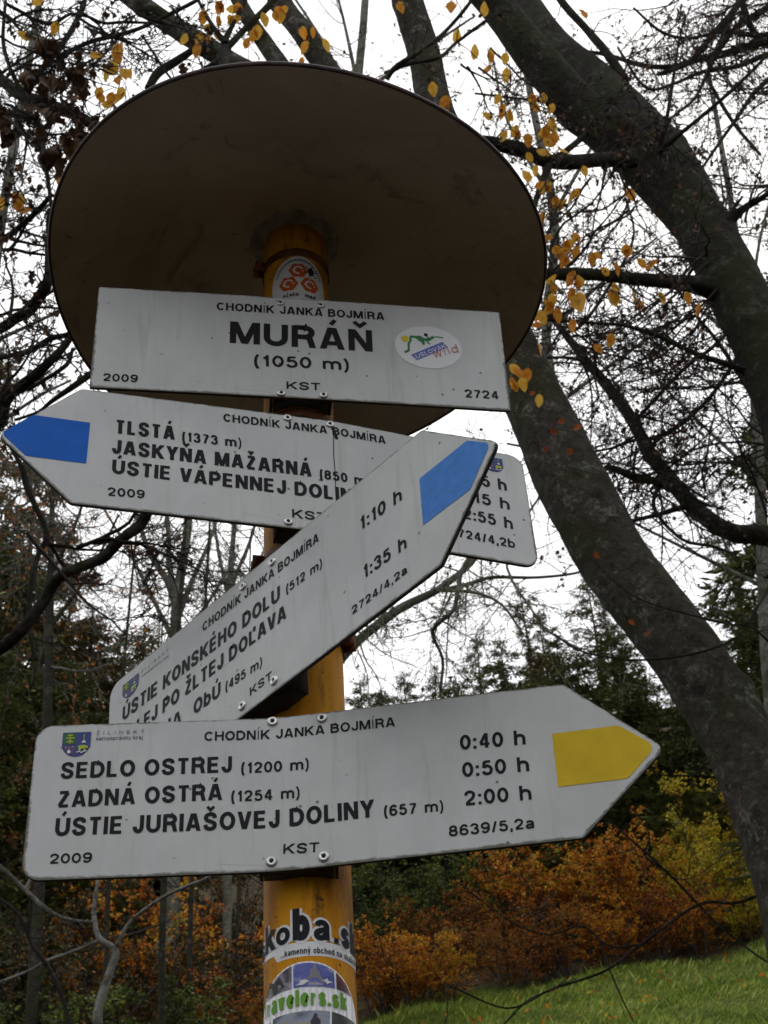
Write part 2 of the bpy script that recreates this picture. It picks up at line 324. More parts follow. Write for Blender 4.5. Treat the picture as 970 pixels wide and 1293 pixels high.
def write(b, s, A, Bp, cap, put, t=.18, m=0, gap=.13, space=.28, extra=0.0):
    A = np.array(A); Bp = np.array(Bp); D = Bp-A; Wd = np.linalg.norm(D); e = D/Wd; f = np.array([-e[1], e[0]]); h = t*cap/2
    for c, x, w in layout(s, Wd, cap, gap, space):
        hh = min(h, w*.25 if c not in 'I1:.,il(/' else h)
        for st in G[c][1]:
            P = []
            for (gx, gy) in st:
                px = x+hh+gx*(w-2*hh) if w > 2*hh*1.05 and G[c][0] > .2 else x+w*.5+(gx-.5)*.18*cap; P.append([px, gy*cap])
            P = np.array(P)
            # square the ends of steep strokes on the base line, cap line or x height
            Q = A+P[:, :1]*e+P[:, 1:]*f
            n = len(P); cutL = []
            ribbon_cut(b, P, hh*(.86 if abs(P[0, 1]-P[-1, 1]) < 1e-6 and n == 2 else 1)*(.72 if P[:, 1].min() > 1.02*cap or (c in 'áýčí' and P[:, 1].min() > .8*cap) else 1)+extra, cap, lambda u, v: put(*(A+u*e+v*f)), m)
STEP = [0]
def ribbon_cut(b, P, h, cap, put, m):
    n = len(P); closed = np.allclose(P[0], P[-1]) and n > 4
    d = np.diff(P, axis=0); d /= np.linalg.norm(d, axis=1)[:, None]+1e-9; L = []; R = []
    for i in range(n):
        if closed: a, c = (d[i-1] if i > 0 else d[-1]), (d[i] if i < n-1 else d[0])
        else: a, c = d[max(i-1, 0)], d[min(i, n-2)]
        t = a+c; t /= np.linalg.norm(t)+1e-9; nn = np.array([-t[1], t[0]]); k = 1/max(.5, float(nn @ np.array([-a[1], a[0]])))
        l, r = P[i]+nn*h*k, P[i]-nn*h*k
        if not closed and i in (0, n-1) and abs(t[1]) > .3:
            g = P[i, 1]/cap
            if min(abs(g), abs(g-1), abs(g-X)) < .004:
                l = l+t*(P[i, 1]-l[1])/t[1]; r = r+t*(P[i, 1]-r[1])/t[1]
        L.append(l); R.append(r)
    VL = np.array([put(*p) for p in L]); VR = np.array([put(*p) for p in R]); k = np.arange(n-1)
    STEP[0] = (STEP[0]+1) % 5; nrm = np.cross(np.array(put(L[0][0]+1e-3, L[0][1]))-VL[0], np.array(put(L[0][0], L[0][1]+1e-3))-VL[0]); nrm = nrm/np.linalg.norm(nrm)*STEP[0]*3e-5
    i0 = b.verts(VL+nrm); i1 = b.verts(VR+nrm)
    b.quads(np.stack([i0+k, i1+k, i1+k+1, i0+k+1], -1), m)
def fan(b, P, put, m=0):
    P = list(P); c = np.mean(P, axis=0); i = b.verts([put(*c)]+[put(*p) for p in P]); n = len(P)
    b.tris([[i, i+1+k, i+1+(k+1) % n] for k in range(n)], m)
# ---------------------------------------------------------------- sign materials
def sign_paint():
    m, t, b = nodes('white_sign_sheet'); b.inputs['Roughness'].default_value = .42; b.inputs['Specular IOR Level'].default_value = .35
    base = ramp(t, noise(t, 7, 6, .6, dist=.4), [(.3, (.51, .515, .52)), (.7, (.64, .645, .64))])
    grime = ramp(t, noise(t, 3.2, 8, .72, stretch(t, (1, 1, .4))), [(.46, (0, 0, 0)), (.72, (.42, .42, .42))]); base = mixc(t, grime, base, (.36, .36, .33))
    drip = ramp(t, noise(t, 11, 7, .7, stretch(t, (5, 5, .35)), .6), [(.56, (0, 0, 0)), (.74, (.40, .40, .40))]); base = mixc(t, drip, base, (.27, .27, .24))
    scr = ramp(t, noise(t, 16, 5, .6, stretch(t, (.5, 1, 7)), 2.2), [(.70, (0, 0, 0)), (.73, (.45, .45, .45))]); base = mixc(t, scr, base, (.30, .30, .29))
    v = t.nodes.new('ShaderNodeTexVoronoi'); v.inputs['Scale'].default_value = 62; v.inputs['Randomness'].default_value = 1
    g = t.nodes.new('ShaderNodeTexCoord'); t.links.new(g.outputs['Object'], v.inputs['Vector'])
    sp = ramp(t, v.outputs['Distance'], [(.07, (.85, .85, .85)), (.12, (0, 0, 0))])
    n = ramp(t, noise(t, 26, 2), [(.53, (0, 0, 0)), (.56, (1, 1, 1))]); sp = mixc(t, 1.0, sp, n, 'MULTIPLY')
    base = mixc(t, sp, base, (.10, .095, .08))
    # dirt and algae along the edge: attribute painted on the panel mesh by distance to its edge
    a = t.nodes.new('ShaderNodeAttribute'); a.attribute_name = 'edge'
    en = t.nodes.new('ShaderNodeMath'); en.operation = 'MULTIPLY'; t.links.new(a.outputs['Fac'], en.inputs[0]); t.links.new(noise(t, 130, 6, .75, stretch(t, (.5, 1, 1))), en.inputs[1])
    ed = ramp(t, en.outputs[0], [(.24, (0, 0, 0)), (.38, (.88, .88, .88))])
    base = mixc(t, ed, base, (.06, .062, .035)); t.links.new(base, b.inputs['Base Color'])
    bump(t, b, noise(t, 9, 3), .05, .01); return m
M['sheet'] = sign_paint()
M['sheet_edge'] = plain('dirty_sign_edge', (.045, .040, .036), .7, .3, var=.5, vs=60)
M['sheet_back'] = plain('sign_back_metal', (.16, .16, .155), .55, .4, var=.2)
M['ink'] = plain('black_ink', (.013, .013, .016), .6, .15, var=.15)
M['ink_grey'] = plain('faded_ink', (.10, .10, .11), .5, .3)
M['blue'] = plain('blue_marking', (.002, .11, .52), .6, .2, var=.08, vs=40)
M['blue_pale'] = plain('faded_blue_marking', (.055, .23, .66), .55, .25, var=.12, vs=90)
M['yellow'] = plain('yellow_marking', (.68, .46, .012), .55, .2, var=.07, vs=60)
M['rivet'] = plain('rivet_aluminium', (.62, .61, .60), .38, .5, .85, var=.2, vs=200)
M['hole'] = plain('rivet_core', (.02, .018, .016), .7, .2)
M['bracket'] = plain('bracket_dark_steel', (.03, .026, .024), .7, .3, var=.4)
M['shield_blue'] = plain('shield_blue', (.03, .055, .22), .5, .3)
M['shield_green'] = plain('shield_green', (.03, .11, .05), .5, .3)
M['shield_violet'] = plain('shield_violet', (.09, .06, .17), .5, .3)
M['shield_yellow'] = plain('shield_yellow', (.45, .50, .04), .5, .3)
M['print_white'] = plain('white_print', (.72, .72, .74), .5, .3)
M['print_pink'] = plain('pink_print', (.40, .20, .28), .5, .3)
FR = {
  1: ([-0.0768, 1.17579, 2.86903], [0.98667, 0.16273, -0.00059], [0.16237, -0.98472, -0.06287], [0.01081, -0.06193, 0.99802]),
  2: ([-0.06971, 1.17688, 2.68402], [0.96033, 0.27875, 0.00791], [0.27869, -0.96035, 0.00748], [-0.00968, 0.00498, 0.99994]),
  3: ([-0.12952, 1.19047, 2.49432], [0.71793, -0.69323, 0.06334], [-0.69538, -0.71838, 0.01945], [-0.03201, 0.05801, 0.9978]),
  4: ([-0.08372, 1.17647, 2.31441], [0.9988, 0.04858, -0.00593], [0.04829, -0.99794, -0.04222], [0.00797, -0.04189, 0.99909]),
}
TEXTS = {
 1: [
  ('CHODNÍK JANKA BOJMÍRA', [-0.09383, 0.04872], [0.09229, 0.0491], 0.01166, 's'),
  ('MURÁŇ', [-0.07867, 0.00027], [0.0773, -0.00037], 0.03225, 'b'),
  ('(1050 m)', [-0.05192, -0.03149], [0.05038, -0.02986], 0.01627, 'm'),
  ('2009', [-0.20948, -0.0643], [-0.17346, -0.064], 0.01061, 'm'),
  ('KST', [-0.01728, -0.06207], [0.01898, -0.06182], 0.01077, 'm'),
  ('2724', [0.17565, -0.05899], [0.21299, -0.05872], 0.01153, 'm'),
 ],
 2: [
  ('TLSTÁ', [-0.19926, 0.02119], [-0.1395, 0.02216], 0.01871, 'b'),
  ('(1373 m)', [-0.13235, 0.02174], [-0.07226, 0.02314], 0.01275, 'm'),
  ('JASKYŇA MAŽARNÁ', [-0.20089, -0.0062], [-0.00047, -0.0056], 0.01846, 'b'),
  ('(850 m)', [0.00764, -0.00701], [0.06022, -0.00677], 0.01268, 'm'),
  ('ÚSTIE VÁPENNEJ DOLINY', [-0.19944, -0.03299], [0.05466, -0.03353], 0.01810, 'b'),
  ('CHODNÍK JANKA BOJMÍRA', [-0.09107, 0.05694], [0.0817, 0.05842], 0.01097, 's'),
  ('2009', [-0.20158, -0.06281], [-0.16616, -0.06088], 0.01071, 'm'),
  ('KST', [-0.022, -0.06357], [0.01214, -0.06363], 0.01097, 'm'),
 ],
 '2b': [
  ('0:45 h', [0.15833, 0.02425], [0.21439, 0.02254], 0.01572, 'm'),
  ('1:15 h', [0.1589, -0.00182], [0.2144, -0.00428], 0.01539, 'm'),
  ('2:55 h', [0.15985, -0.02782], [0.21474, -0.0308], 0.01506, 'm'),
  ('2724/4,2b', [0.14265, -0.05451], [0.21419, -0.05684], 0.01142, 'm'),
 ],
 3: [
  ('CHODNÍK JANKA BOJMÍRA', [-0.07632, 0.05576], [0.0962, 0.05093], 0.01098, 's'),
  ('ÚSTIE KONSKÉHO DOLU', [-0.2056, 0.02412], [0.0391, 0.01795], 0.01750, 'b'),
  ('(512 m)', [0.04785, 0.01873], [0.09796, 0.01654], 0.01089, 'm'),
  ('ĎALEJ PO ŽLTEJ DOĽAVA', [-0.20967, -0.00591], [0.04663, -0.00965], 0.01703, 'b'),
  ('DOLINA', [-0.1949, -0.03556], [-0.10779, -0.0369], 0.01699, 'b'),
  ('ObÚ', [-0.0899, -0.03836], [-0.04963, -0.04023], 0.01650, 'b'),
  ('(495 m)', [-0.04205, -0.03982], [0.0104, -0.04331], 0.01060, 'm'),
  ('KST', [-0.00726, -0.06709], [0.02385, -0.06665], 0.00937, 'm'),
  ('1:10 h', [0.15007, 0.02302], [0.20469, 0.02021], 0.01564, 'm'),
  ('1:35 h', [0.14835, -0.03462], [0.20338, -0.03716], 0.01480, 'm'),
  ('2724/4,2a', [0.13106, -0.06413], [0.20084, -0.0644], 0.00890, 'm'),
  ('ŽILINSKÝ', [-0.17539, 0.06684], [-0.13094, 0.06737], 0.00382, 't'),
  ('samosprávny kraj', [-0.17514, 0.06142], [-0.13075, 0.06004], 0.00337, 't'),
 ],
 4: [
  ('SEDLO OSTREJ', [-0.20974, 0.02021], [-0.06229, 0.02095], 0.01559, 'b'),
  ('(1200 m)', [-0.05442, 0.01948], [0.00446, 0.01889], 0.01052, 'm'),
  ('ZADNÁ OSTRÁ', [-0.21009, -0.00751], [-0.06994, -0.00553], 0.01558, 'b'),
  ('(1254 m)', [-0.06249, -0.00772], [-0.0038, -0.00761], 0.01026, 'm'),
  ('ÚSTIE JURIAŠOVEJ DOLINY', [-0.20982, -0.03397], [0.05972, -0.03378], 0.01639, 'b'),
  ('(657 m)', [0.06776, -0.0344], [0.11786, -0.03543], 0.00992, 'm'),
  ('0:40 h', [0.13597, 0.0204], [0.19219, 0.01843], 0.01425, 'm'),
  ('0:50 h', [0.13603, -0.00602], [0.1927, -0.00723], 0.01391, 'm'),
  ('2:00 h', [0.13602, -0.03289], [0.19198, -0.03397], 0.01356, 'm'),
  ('8639/5,2a', [0.12085, -0.05943], [0.19185, -0.06012], 0.00964, 'm'),
  ('CHODNÍK JANKA BOJMÍRA', [-0.08703, 0.05281], [0.08129, 0.05122], 0.00923, 's'),
  ('2009', [-0.21194, -0.05941], [-0.17695, -0.05938], 0.00900, 'm'),
  ('KST', [-0.01842, -0.05868], [0.01204, -0.06042], 0.00903, 'm'),
  ('ŽILINSKÝ', [-0.18151, 0.06243], [-0.14, 0.06264], 0.00362, 't'),
  ('samosprávny kraj', [-0.18183, 0.05709], [-0.14067, 0.05683], 0.00384, 't'),
 ],
}
RIVETS = {1: [[-0.0238, 0.06607], [0.02117, 0.06604], [-0.02284, -0.06842], [0.02192, -0.06782]], 2: [[-0.02412, 0.07342], [0.02096, 0.07214], [-0.02607, -0.06985], [0.01827, -0.07048]], 3: [[0.03075, 0.07176], [-0.01305, 0.0712], [0.02672, -0.07092], [-0.01807, -0.07175]], 4: [[-0.02715, 0.06951], [0.01684, 0.06793], [-0.02807, -0.06504], [0.01595, -0.06519]]}
PATCH = {2: [[-0.22399, 0.03118], [-0.22429, -0.02445], [-0.282, -0.02372], [-0.30766, 0.00237], [-0.28007, 0.03224]], 3: [[0.22796, 0.02807], [0.28701, 0.02794], [0.31116, 0.00458], [0.28165, -0.02788], [0.22498, -0.02681]], 4: [[0.21529, 0.02576], [0.27181, 0.02646], [0.3006, 0.00262], [0.27295, -0.02461], [0.21497, -0.02519]]}
EMB = {'2b': [[0.19184, 0.06662], [0.21398, 0.06846]], 3: [[-0.20707, 0.0708], [-0.17993, 0.07016]], 4: [[-0.2108, 0.06574], [-0.18611, 0.06581]]}

POLE = np.array([-.0865, 1.2349]); PR = .038
post_z0 = float(ground_z(*POLE))-.3
class Bend:                                           # arc-length map of a sheet with one vertical crease
    def __init__(s, uc=0, ang=0, w=.02):
        s.u = np.linspace(-.4, .4, 801); a = ang*np.clip((s.u-(uc-w/2))/w, 0, 1); du = s.u[1]-s.u[0]
        s.x = np.concatenate([[0], np.cumsum(np.cos(a[:-1])*du)]); s.y = np.concatenate([[0], np.cumsum(np.sin(a[:-1])*du)])
        s.x += -.4; s.a = a
    def __call__(s, u, v, off=0):
        a = np.interp(u, s.u, s.a); return np.array([np.interp(u, s.u, s.x)+math.sin(a)*off, np.interp(u, s.u, s.y)-math.cos(a)*off, v])
def rounded(poly, rs, n=7):
    out = []; k = len(poly)
    for i, (p, r) in enumerate(zip(poly, rs)):
        p = np.array(p); a = np.array(poly[i-1])-p; c = np.array(poly[(i+1) % k])-p; a /= np.linalg.norm(a); c /= np.linalg.norm(c)
        th = math.acos(float(np.clip(a @ c, -1, 1))); d = r/math.tan(th/2)
        if r <= 0: out.append(p); continue
        ctr = p+(a+c)/np.linalg.norm(a+c)*r/math.sin(th/2); s0 = p+a*d-ctr; s1 = p+c*d-ctr
        a0 = math.atan2(s0[1], s0[0]); a1 = math.atan2(s1[1], s1[0]); da = (a1-a0+math.pi) % (2*math.pi)-math.pi
        out += [ctr+r*np.array([math.cos(a0+da*t/n), math.sin(a0+da*t/n)]) for t in range(n+1)]
    return np.array(out)
def vrange(out, u):
    vs = []
    for i in range(len(out)):
        a, c = out[i-1], out[i]
        if (a[0]-u)*(c[0]-u) <= 0 and a[0] != c[0]: t = (u-a[0])/(c[0]-a[0]); vs.append(a[1]+(c[1]-a[1])*t)
    return (min(vs), max(vs)) if vs else (0, 0)
def panel(out, bend, parent, th=.0036):
    b = MB(); lo, hi = out[:, 0].min(), out[:, 0].max(); e = 1e-5
    us = np.unique(np.concatenate([np.clip(out[:, 0], lo+e, hi-e), np.linspace(lo+e, hi-e, 110)])); us = us[np.concatenate([[True], np.diff(us) > 3e-4])]; us[-1] = hi-e; NV = 26
    vs = np.array([vrange(out, u) for u in us]); c = .0012
    seg = np.array([[out[i-1], out[i]] for i in range(len(out))])
    def edist(p):
        a = seg[:, 0]; d = seg[:, 1]-a; t = np.clip(((p-a)*d).sum(1)/((d*d).sum(1)+1e-12), 0, 1); return np.linalg.norm(a+d*t[:, None]-p, axis=1).min()
    w = np.concatenate([[0, .012, .03, .055], np.linspace(.09, .91, NV-8), [.945, .97, .988, 1]])
    pts2 = [(u, v0+(v1-v0)*k) for u, (v0, v1) in zip(us, vs) for k in w]
    val = [edist(np.array(p)) for p in pts2]
    i0 = b.verts([bend(u, v, 0) for u, v in pts2]); n = len(w); k = np.arange(len(us)-1)[:, None]*n+np.arange(n-1)[None, :]
    b.quads(np.stack([k, k+n, k+n+1, k+1], -1)+i0, 0)
    i1 = b.verts([bend(u, v, -th) for u, v in pts2]); b.quads(np.stack([k, k+1, k+n+1, k+n], -1)+i1, 2)
    out = np.array([out[i-1]+(out[i]-out[i-1])*t for i in range(len(out)) for t in np.linspace(0, 1, max(2, int(np.linalg.norm(out[i]-out[i-1])/.006)), endpoint=False)])
    L = len(out); j = b.verts([bend(p[0], p[1], 0) for p in out]+[bend(p[0], p[1], -th) for p in out]); q = np.arange(L); q2 = (q+1) % L
    b.quads(np.stack([j+q, j+q+L, j+q2+L, j+q2], -1), 1)
    o = b.build('panel', [M['sheet'], M['sheet_edge'], M['sheet_back']], parent)
    at_ = o.data.attributes.new('edge', 'FLOAT', 'POINT')
    low = np.array([1.0 if p[1] < 0 else .72 for p in pts2])
    arr = np.zeros(len(o.data.vertices)); arr[:len(val)] = np.exp(-np.array(val)/.0040)*low; at_.data.foreach_set('value', arr)
    return o
def shield(parent, bend, a, c, H):
    u0, v0 = a; w = c[0]-a[0]; top = max(a[1], c[1])
    def put(off): return lambda x, y: bend(u0+x*w, top-y*w*H, off)
    low = lambda x: 1.0-.38*abs(2*x-1)**2.6 if True else 1
    b = MB(); O = [(0, 0), (1, 0), (1, .55)]+[(x, low(x)) for x in np.linspace(1, 0, 13)]+[(0, .55)]
    fan(b, O, put(.0004)); s = b.build('emblem', M['shield_blue'], parent)
    b = MB(); fan(b, [(.04, .04), (.48, .04), (.48, .5), (.04, .5)], put(.0006)); b.build('quarter', M['shield_green'], s)
    b = MB(); fan(b, [(.05, .55), (.48, .55), (.48, .98), (.25, .88), (.08, .7)], put(.0006)); b.build('quarter', M['shield_violet'], s)
    b = MB(); p2 = put(.0008)
    for l in ([(.27, .08), (.27, .47)], [(.12, .24), (.42, .24)], [(.18, .13), (.36, .13)], [(.16, .42), (.27, .34), (.38, .42)]): ribbon(b, l, .022, p2)
    for l in ([(.76, .10), (.76, .34)],): ribbon(b, l, .014, p2)
    fan(b, [(.56, .60), (.64, .55), (.78, .54), (.90, .58), (.93, .68), (.86, .66), (.86, .78), (.80, .78), (.78, .70), (.68, .70), (.66, .78), (.60, .78), (.60, .68)], p2)
    b.build('charge', M['shield_yellow'], s)
    b = MB(); ribbon(b, [(.53, .84), (.62, .80), (.70, .85), (.79, .80), (.88, .78)], .018, p2); fan(b, [(.68, .45), (.72, .36), (.80, .36), (.84, .45)], p2)
    fan(b, [(.22, .86), (.20, .78), (.26, .72), (.33, .78), (.31, .88)], p2); b.build('charge', M['print_white'], s)
    b = MB()
    for x, y in ((.14, .62), (.26, .66), (.38, .61)): fan(b, [(x+.035*math.cos(t), y+.035*math.sin(t)) for t in np.arange(6)*math.pi/3], p2)
    b.build('charge', M['print_pink'], s)
def make_sign(idx, out, bend, texts, rivets, patch, pm, label, cat_, gap, brk_w=.066, inkm=None, group=None):
    o, u, n, v = [np.array(q) for q in FR[idx]]; yv = -n
    e = empty('trail_sign', (0, 0, 0), label, cat_, group)
    e.matrix_world = Matrix(((u[0], yv[0], v[0], o[0]), (u[1], yv[1], v[1], o[1]), (u[2], yv[2], v[2], o[2]), (0, 0, 0, 1)))
    panel(out, bend, e)
    for q, (s, A, Bq, cap, kind) in enumerate(texts):
        b = MB(); off = .0003
        th = {'b': .218, 'm': .197, 's': .197, 't': .13}[kind]; g = {'b': .10, 'm': .10, 's': .10, 't': .08}[kind]
        if s == 'ŽILINSKÝ': g = .75
        write(b, s, A, Bq, cap, lambda x, y: bend(x, y, off), th, 0, g, .26 if kind != 'm' else .34)
        b.build('lettering', M['ink_grey'] if kind == 't' else M['ink'], e)
    for (ru, rv) in rivets:
        b = MB(); c0 = bend(ru, rv, 0); a = float(np.interp(ru, bend.u, bend.a)); nn = np.array([math.sin(a), -math.cos(a), 0]); tt = np.array([math.cos(a), math.sin(a), 0]); K = 20
        prof = [(.0050, .0), (.0049, .0010), (.0038, .0020), (.0022, .0022), (.0016, .0012)]
        for (r, h) in prof: b.verts([c0+nn*h+tt*r*math.cos(t)+np.array([0, 0, r*math.sin(t)]) for t in np.arange(K)*2*math.pi/K])
        k = np.arange(K); k2 = (k+1) % K
        for j in range(len(prof)-1): b.quads(np.stack([j*K+k, j*K+k2, (j+1)*K+k2, (j+1)*K+k], -1))
        r_ = b.build('rivet', M['rivet'], e, smooth=True)
        b = MB(); fan(b, [(math.cos(t), math.sin(t)) for t in np.arange(10)*2*math.pi/10], lambda x, y: c0+nn*.0013+tt*.0018*x+np.array([0, 0, .0018*y])); b.build('rivet_core', M['hole'], r_)
    if patch is not None:
        b = MB(); P = rounded(patch[0], patch[1]); lo, hi = P[:, 0].min()+1e-5, P[:, 0].max()-1e-5
        us = np.unique(np.concatenate([np.clip(P[:, 0], lo, hi), np.linspace(lo, hi, 12)])); vv = [vrange(P, x) for x in us]
        b.verts([bend(x, w_, .00035) for x, q in zip(us, vv) for w_ in q]); k = np.arange(len(us)-1)*2; b.quads(np.stack([k, k+2, k+3, k+1], -1))
        b.build('route_marking', pm, e)
    # steel channel between plate and post
    lo, hi = out[:, 1].min(), out[:, 1].max(); b = MB(); w = brk_w; d1 = gap; yb = .0040
    cxu = float(np.mean([r[0] for r in rivets])); cxx = float(bend(cxu, 0)[0]); cyy = float(bend(cxu, 0)[1])+yb
    b.box((cxx, cyy+.0015, 0), (w, .003, hi-lo-.006)); b.box((cxx-w/2+.0015, cyy+.003+d1/2, 0), (.003, d1, hi-lo-.006)); b.box((cxx+w/2-.0015, cyy+.003+d1/2, 0), (.003, d1, hi-lo-.006))
    b.box((cxx, cyy+.003+d1/2, lo+.0045), (w-.007, d1-.001, .003)); b.box((cxx, cyy+.003+d1/2, hi-.0045), (w-.007, d1-.001, .003))
    b.build('bracket', M['bracket'], e); return e
def arrow(L, H, a, s, right=True, r=.012):
    if right: P = [(-s, -H/2), (L-a-s, -H/2), (L-s, 0), (L-a-s, H/2), (-s, H/2)]; R = [.016, .006, .008, .006, .016]
    else: P = [(L-s, H/2), (a-s, H/2), (-s, 0), (a-s, -H/2), (L-s, -H/2)]; R = [.016, .006, .008, .006, .016]
    return rounded(P, R)
flat = Bend(0, 0, .02)
b1 = Bend(0.02, .015, .3)
s1 = make_sign(1, rounded([(-.2227, -.0739), (.2246, -.0739), (.2246, .0739), (-.2227, .0739)], [.0015]*4), b1, TEXTS[1], RIVETS[1], None, None,
    'white rectangular plate reading MURÁŇ (1050 m), topmost plate on the post', 'sign', .022, group='hiking signs on the post')
b2 = Bend(.0234, .081, .012)
s2 = make_sign(2, arrow(.5487, .155, .0755, .3108, False), b2, TEXTS[2]+TEXTS['2b'], RIVETS[2], ([PATCH[2][k] for k in (0, 1, 2, 3, 4)], [0, 0, .004, .006, .004]), M['blue'],
    'white arrow sign with deep blue marking pointing left to TLSTÁ and JASKYŇA MAŽARNÁ', 'sign', .022, group='hiking signs on the post')
shield(s2, b2, EMB['2b'][0], EMB['2b'][1], .95)
b3 = Bend(0, 0, .02)
s3 = make_sign(3, arrow(.5485, .1659, .0808, .2295), b3, TEXTS[3], RIVETS[3], ([PATCH[3][k] for k in (0, 4, 3, 2, 1)], [0, 0, .003, .007, .003]), M['blue_pale'],
    'steeply turned white arrow sign with paler blue marking, reading KONSKÉHO DOLU, third down', 'sign', .022, group='hiking signs on the post')
shield(s3, b3, EMB[3][0], EMB[3][1], .80)
b4 = Bend(-.024, -.159, .05)
s4 = make_sign(4, arrow(.5415, .1473, .0772, .2343), b4, TEXTS[4], RIVETS[4], ([PATCH[4][k] for k in (0, 4, 3, 2, 1)], [0, 0, .008, .008, .008]), M['yellow'],
    'lowest white arrow sign with yellow marking pointing right, reading SEDLO OSTREJ', 'sign', .020, group='hiking signs on the post')
shield(s4, b4, EMB[4][0], EMB[4][1], .98)
# crack down the second sign
b = MB(); ribbon(b, [(.0235, .0775), (.024, .05), (.0232, .03), (.0238, 0), (.0232, -.03), (.0245, -.06)], .0004, lambda x, y: b2(x, y, .0007)); b.build('crack', M['ink'], s2)
b = MB(); ribbon(b, [(.0215, .0775), (.024, .066), (.0275, .052)], .0017, lambda x, y: b2(x, y, .0006)); b.build('crack', M['ink'], s2)
# round sticker on the top plate
M['st_white'] = plain('sticker_white', (.74, .74, .76), .35, .4, var=.03)
M['st_green'] = plain('sticker_green', (.015, .20, .05), .4, .3); M['st_red'] = plain('sticker_red', (.45, .07, .03), .4, .3)
M['st_blue'] = plain('sticker_blue', (.10, .13, .48), .4, .3); M['st_sun'] = plain('sticker_yellow', (.70, .52, .02), .4, .3)
b = MB(); C0 = (.1395, .0117); fan(b, [(C0[0]+.0375*math.cos(t), C0[1]+.0318*math.sin(t)) for t in np.arange(48)*2*math.pi/48], lambda x, y: b1(x, y, .0004)); stk = b.build('sticker', M['st_white'], s1)
stk['label'] = 'round white sticker with green hills'
SP = lambda o_: (lambda px, py: b1(.10213+(px/970)*(.1770-.10213)*970/545*1.0-.0082, .0436-(py-70)/345*.0637, o_))
b = MB(); fan(b, [(145+33*math.cos(t), 186+26*math.sin(t)) for t in np.arange(20)*2*math.pi/20], SP(.0006)); b.build('print', M['st_sun'], stk)
b = MB()
for l, h in (([(135, 298), (170, 280), (172, 225), (190, 200), (193, 165), (240, 165)], 9), ([(235, 170), (270, 165), (300, 185), (345, 180), (380, 155)], 12), ([(250, 180), (285, 195), (298, 225)], 11), ([(375, 160), (410, 152), (462, 160)], 4), ([(315, 185), (345, 220)], 6)): ribbon(b, l, h, SP(.0007))
b.build('print', M['st_green'], stk)
b = MB(); fan(b, [(318+16*math.cos(t), 143+13*math.sin(t)) for t in np.arange(12)*math.pi/6], SP(.0008)); ribbon(b, [(325, 150), (345, 180)], 4, SP(.0008)); b.build('print', M['ink'], stk)
b = MB(); fan(b, [(185, 315), (450, 192), (492, 235), (232, 355)], SP(.0007)); b.build('print', M['st_blue'], stk)
def sketch(b, s, A, Bq, cap, pf, t): write(b, s, A, Bq, cap, pf, t)
b = MB(); pf = SP(.0009)
write(b, 'USLOVAK', (232, -345), (478, -238), 34, lambda x, y: pf(x, -y), .17); b.build('print', M['print_white'], stk)
b = MB(); write(b, 'wild', (375, -330), (578, -268), 66, lambda x, y: pf(x, -y), .09, gap=.2); b.build('print', M['st_red'], stk)
# ---------------------------------------------------------------- the post with its roof
post = empty('signpost', (POLE[0], POLE[1], post_z0+.3), 'orange steel post with a wide dark round roof, carrying the signs and stickers', 'signpost')
def W2L(p): return np.asarray(p)-np.array([POLE[0], POLE[1], post_z0+.3])
def post_paint():
    m, t, b = nodes('orange_post_paint'); b.inputs['Roughness'].default_value = .62; b.inputs['Specular IOR Level'].default_value = .14
    c = ramp(t, noise(t, 6, 6, .6, stretch(t, (6, 6, 1))), [(.3, (.38, .14, .004)), (.5, (.60, .25, .005)), (.7, (.70, .32, .007))])
    r = ramp(t, noise(t, 9, 8, .75, stretch(t, (4, 4, .8))), [(.52, (0, 0, 0)), (.66, (.8, .8, .8))]); c = mixc(t, r, c, (.12, .045, .012)); r = ramp(t, noise(t, 38, 8, .8), [(.60, (0, 0, 0)), (.64, (.9, .9, .9))]); c = mixc(t, r, c, (.07, .03, .015))
    s = ramp(t, noise(t, 120, 3, .6), [(.66, (0, 0, 0)), (.70, (.7, .7, .7))]); c = mixc(t, s, c, (.05, .035, .02))
    t.links.new(c, b.inputs['Base Color']); bump(t, b, noise(t, 45, 4, .6), .35, .002); return m
M['post'] = post_paint()
b = MB(); zs = np.linspace(post_z0, 3.125, 60); b.tube([W2L([POLE[0], POLE[1], z]) for z in zs], PR, 56, cap=True); b.build('pole', M['post'], post, smooth=True)
DC = np.array([POLE[0]-.0008, POLE[1]-.0001, 3.0406]); DN = np.array([.003, .0207, 1.]); DN /= np.linalg.norm(DN)
def dring(r, h, K=120, lump=0):
    th = np.arange(K)*2*math.pi/K; k = min(1, r/.29)**2
    rr = r+k*(-.0042*np.cos(2*th)+.0009*np.sin(2*th)+.0072*np.cos(3*th)-.0016*np.sin(3*th))
    ax = np.cross([0, 1, 0], DN); ax /= np.linalg.norm(ax); ay = np.cross(DN, ax)
    hh = h+lump*(np.sin(5*th)+.6*np.sin(11*th+1))
    return W2L(DC)+rr[:, None]*(np.cos(th)[:, None]*ax+np.sin(th)[:, None]*ay)+hh[:, None]*DN if lump else W2L(DC)+rr[:, None]*(np.cos(th)[:, None]*ax+np.sin(th)[:, None]*ay)+h*DN
def rings(b, L, K=120, m=0, flip=False):
    i = [b.verts(r) for r in L]; k = np.arange(K); k2 = (k+1) % K
    for a, c in zip(i[:-1], i[1:]):
        q = np.stack([a+k, a+k2, c+k2, c+k], -1); b.quads(q[:, ::-1] if flip else q, m)
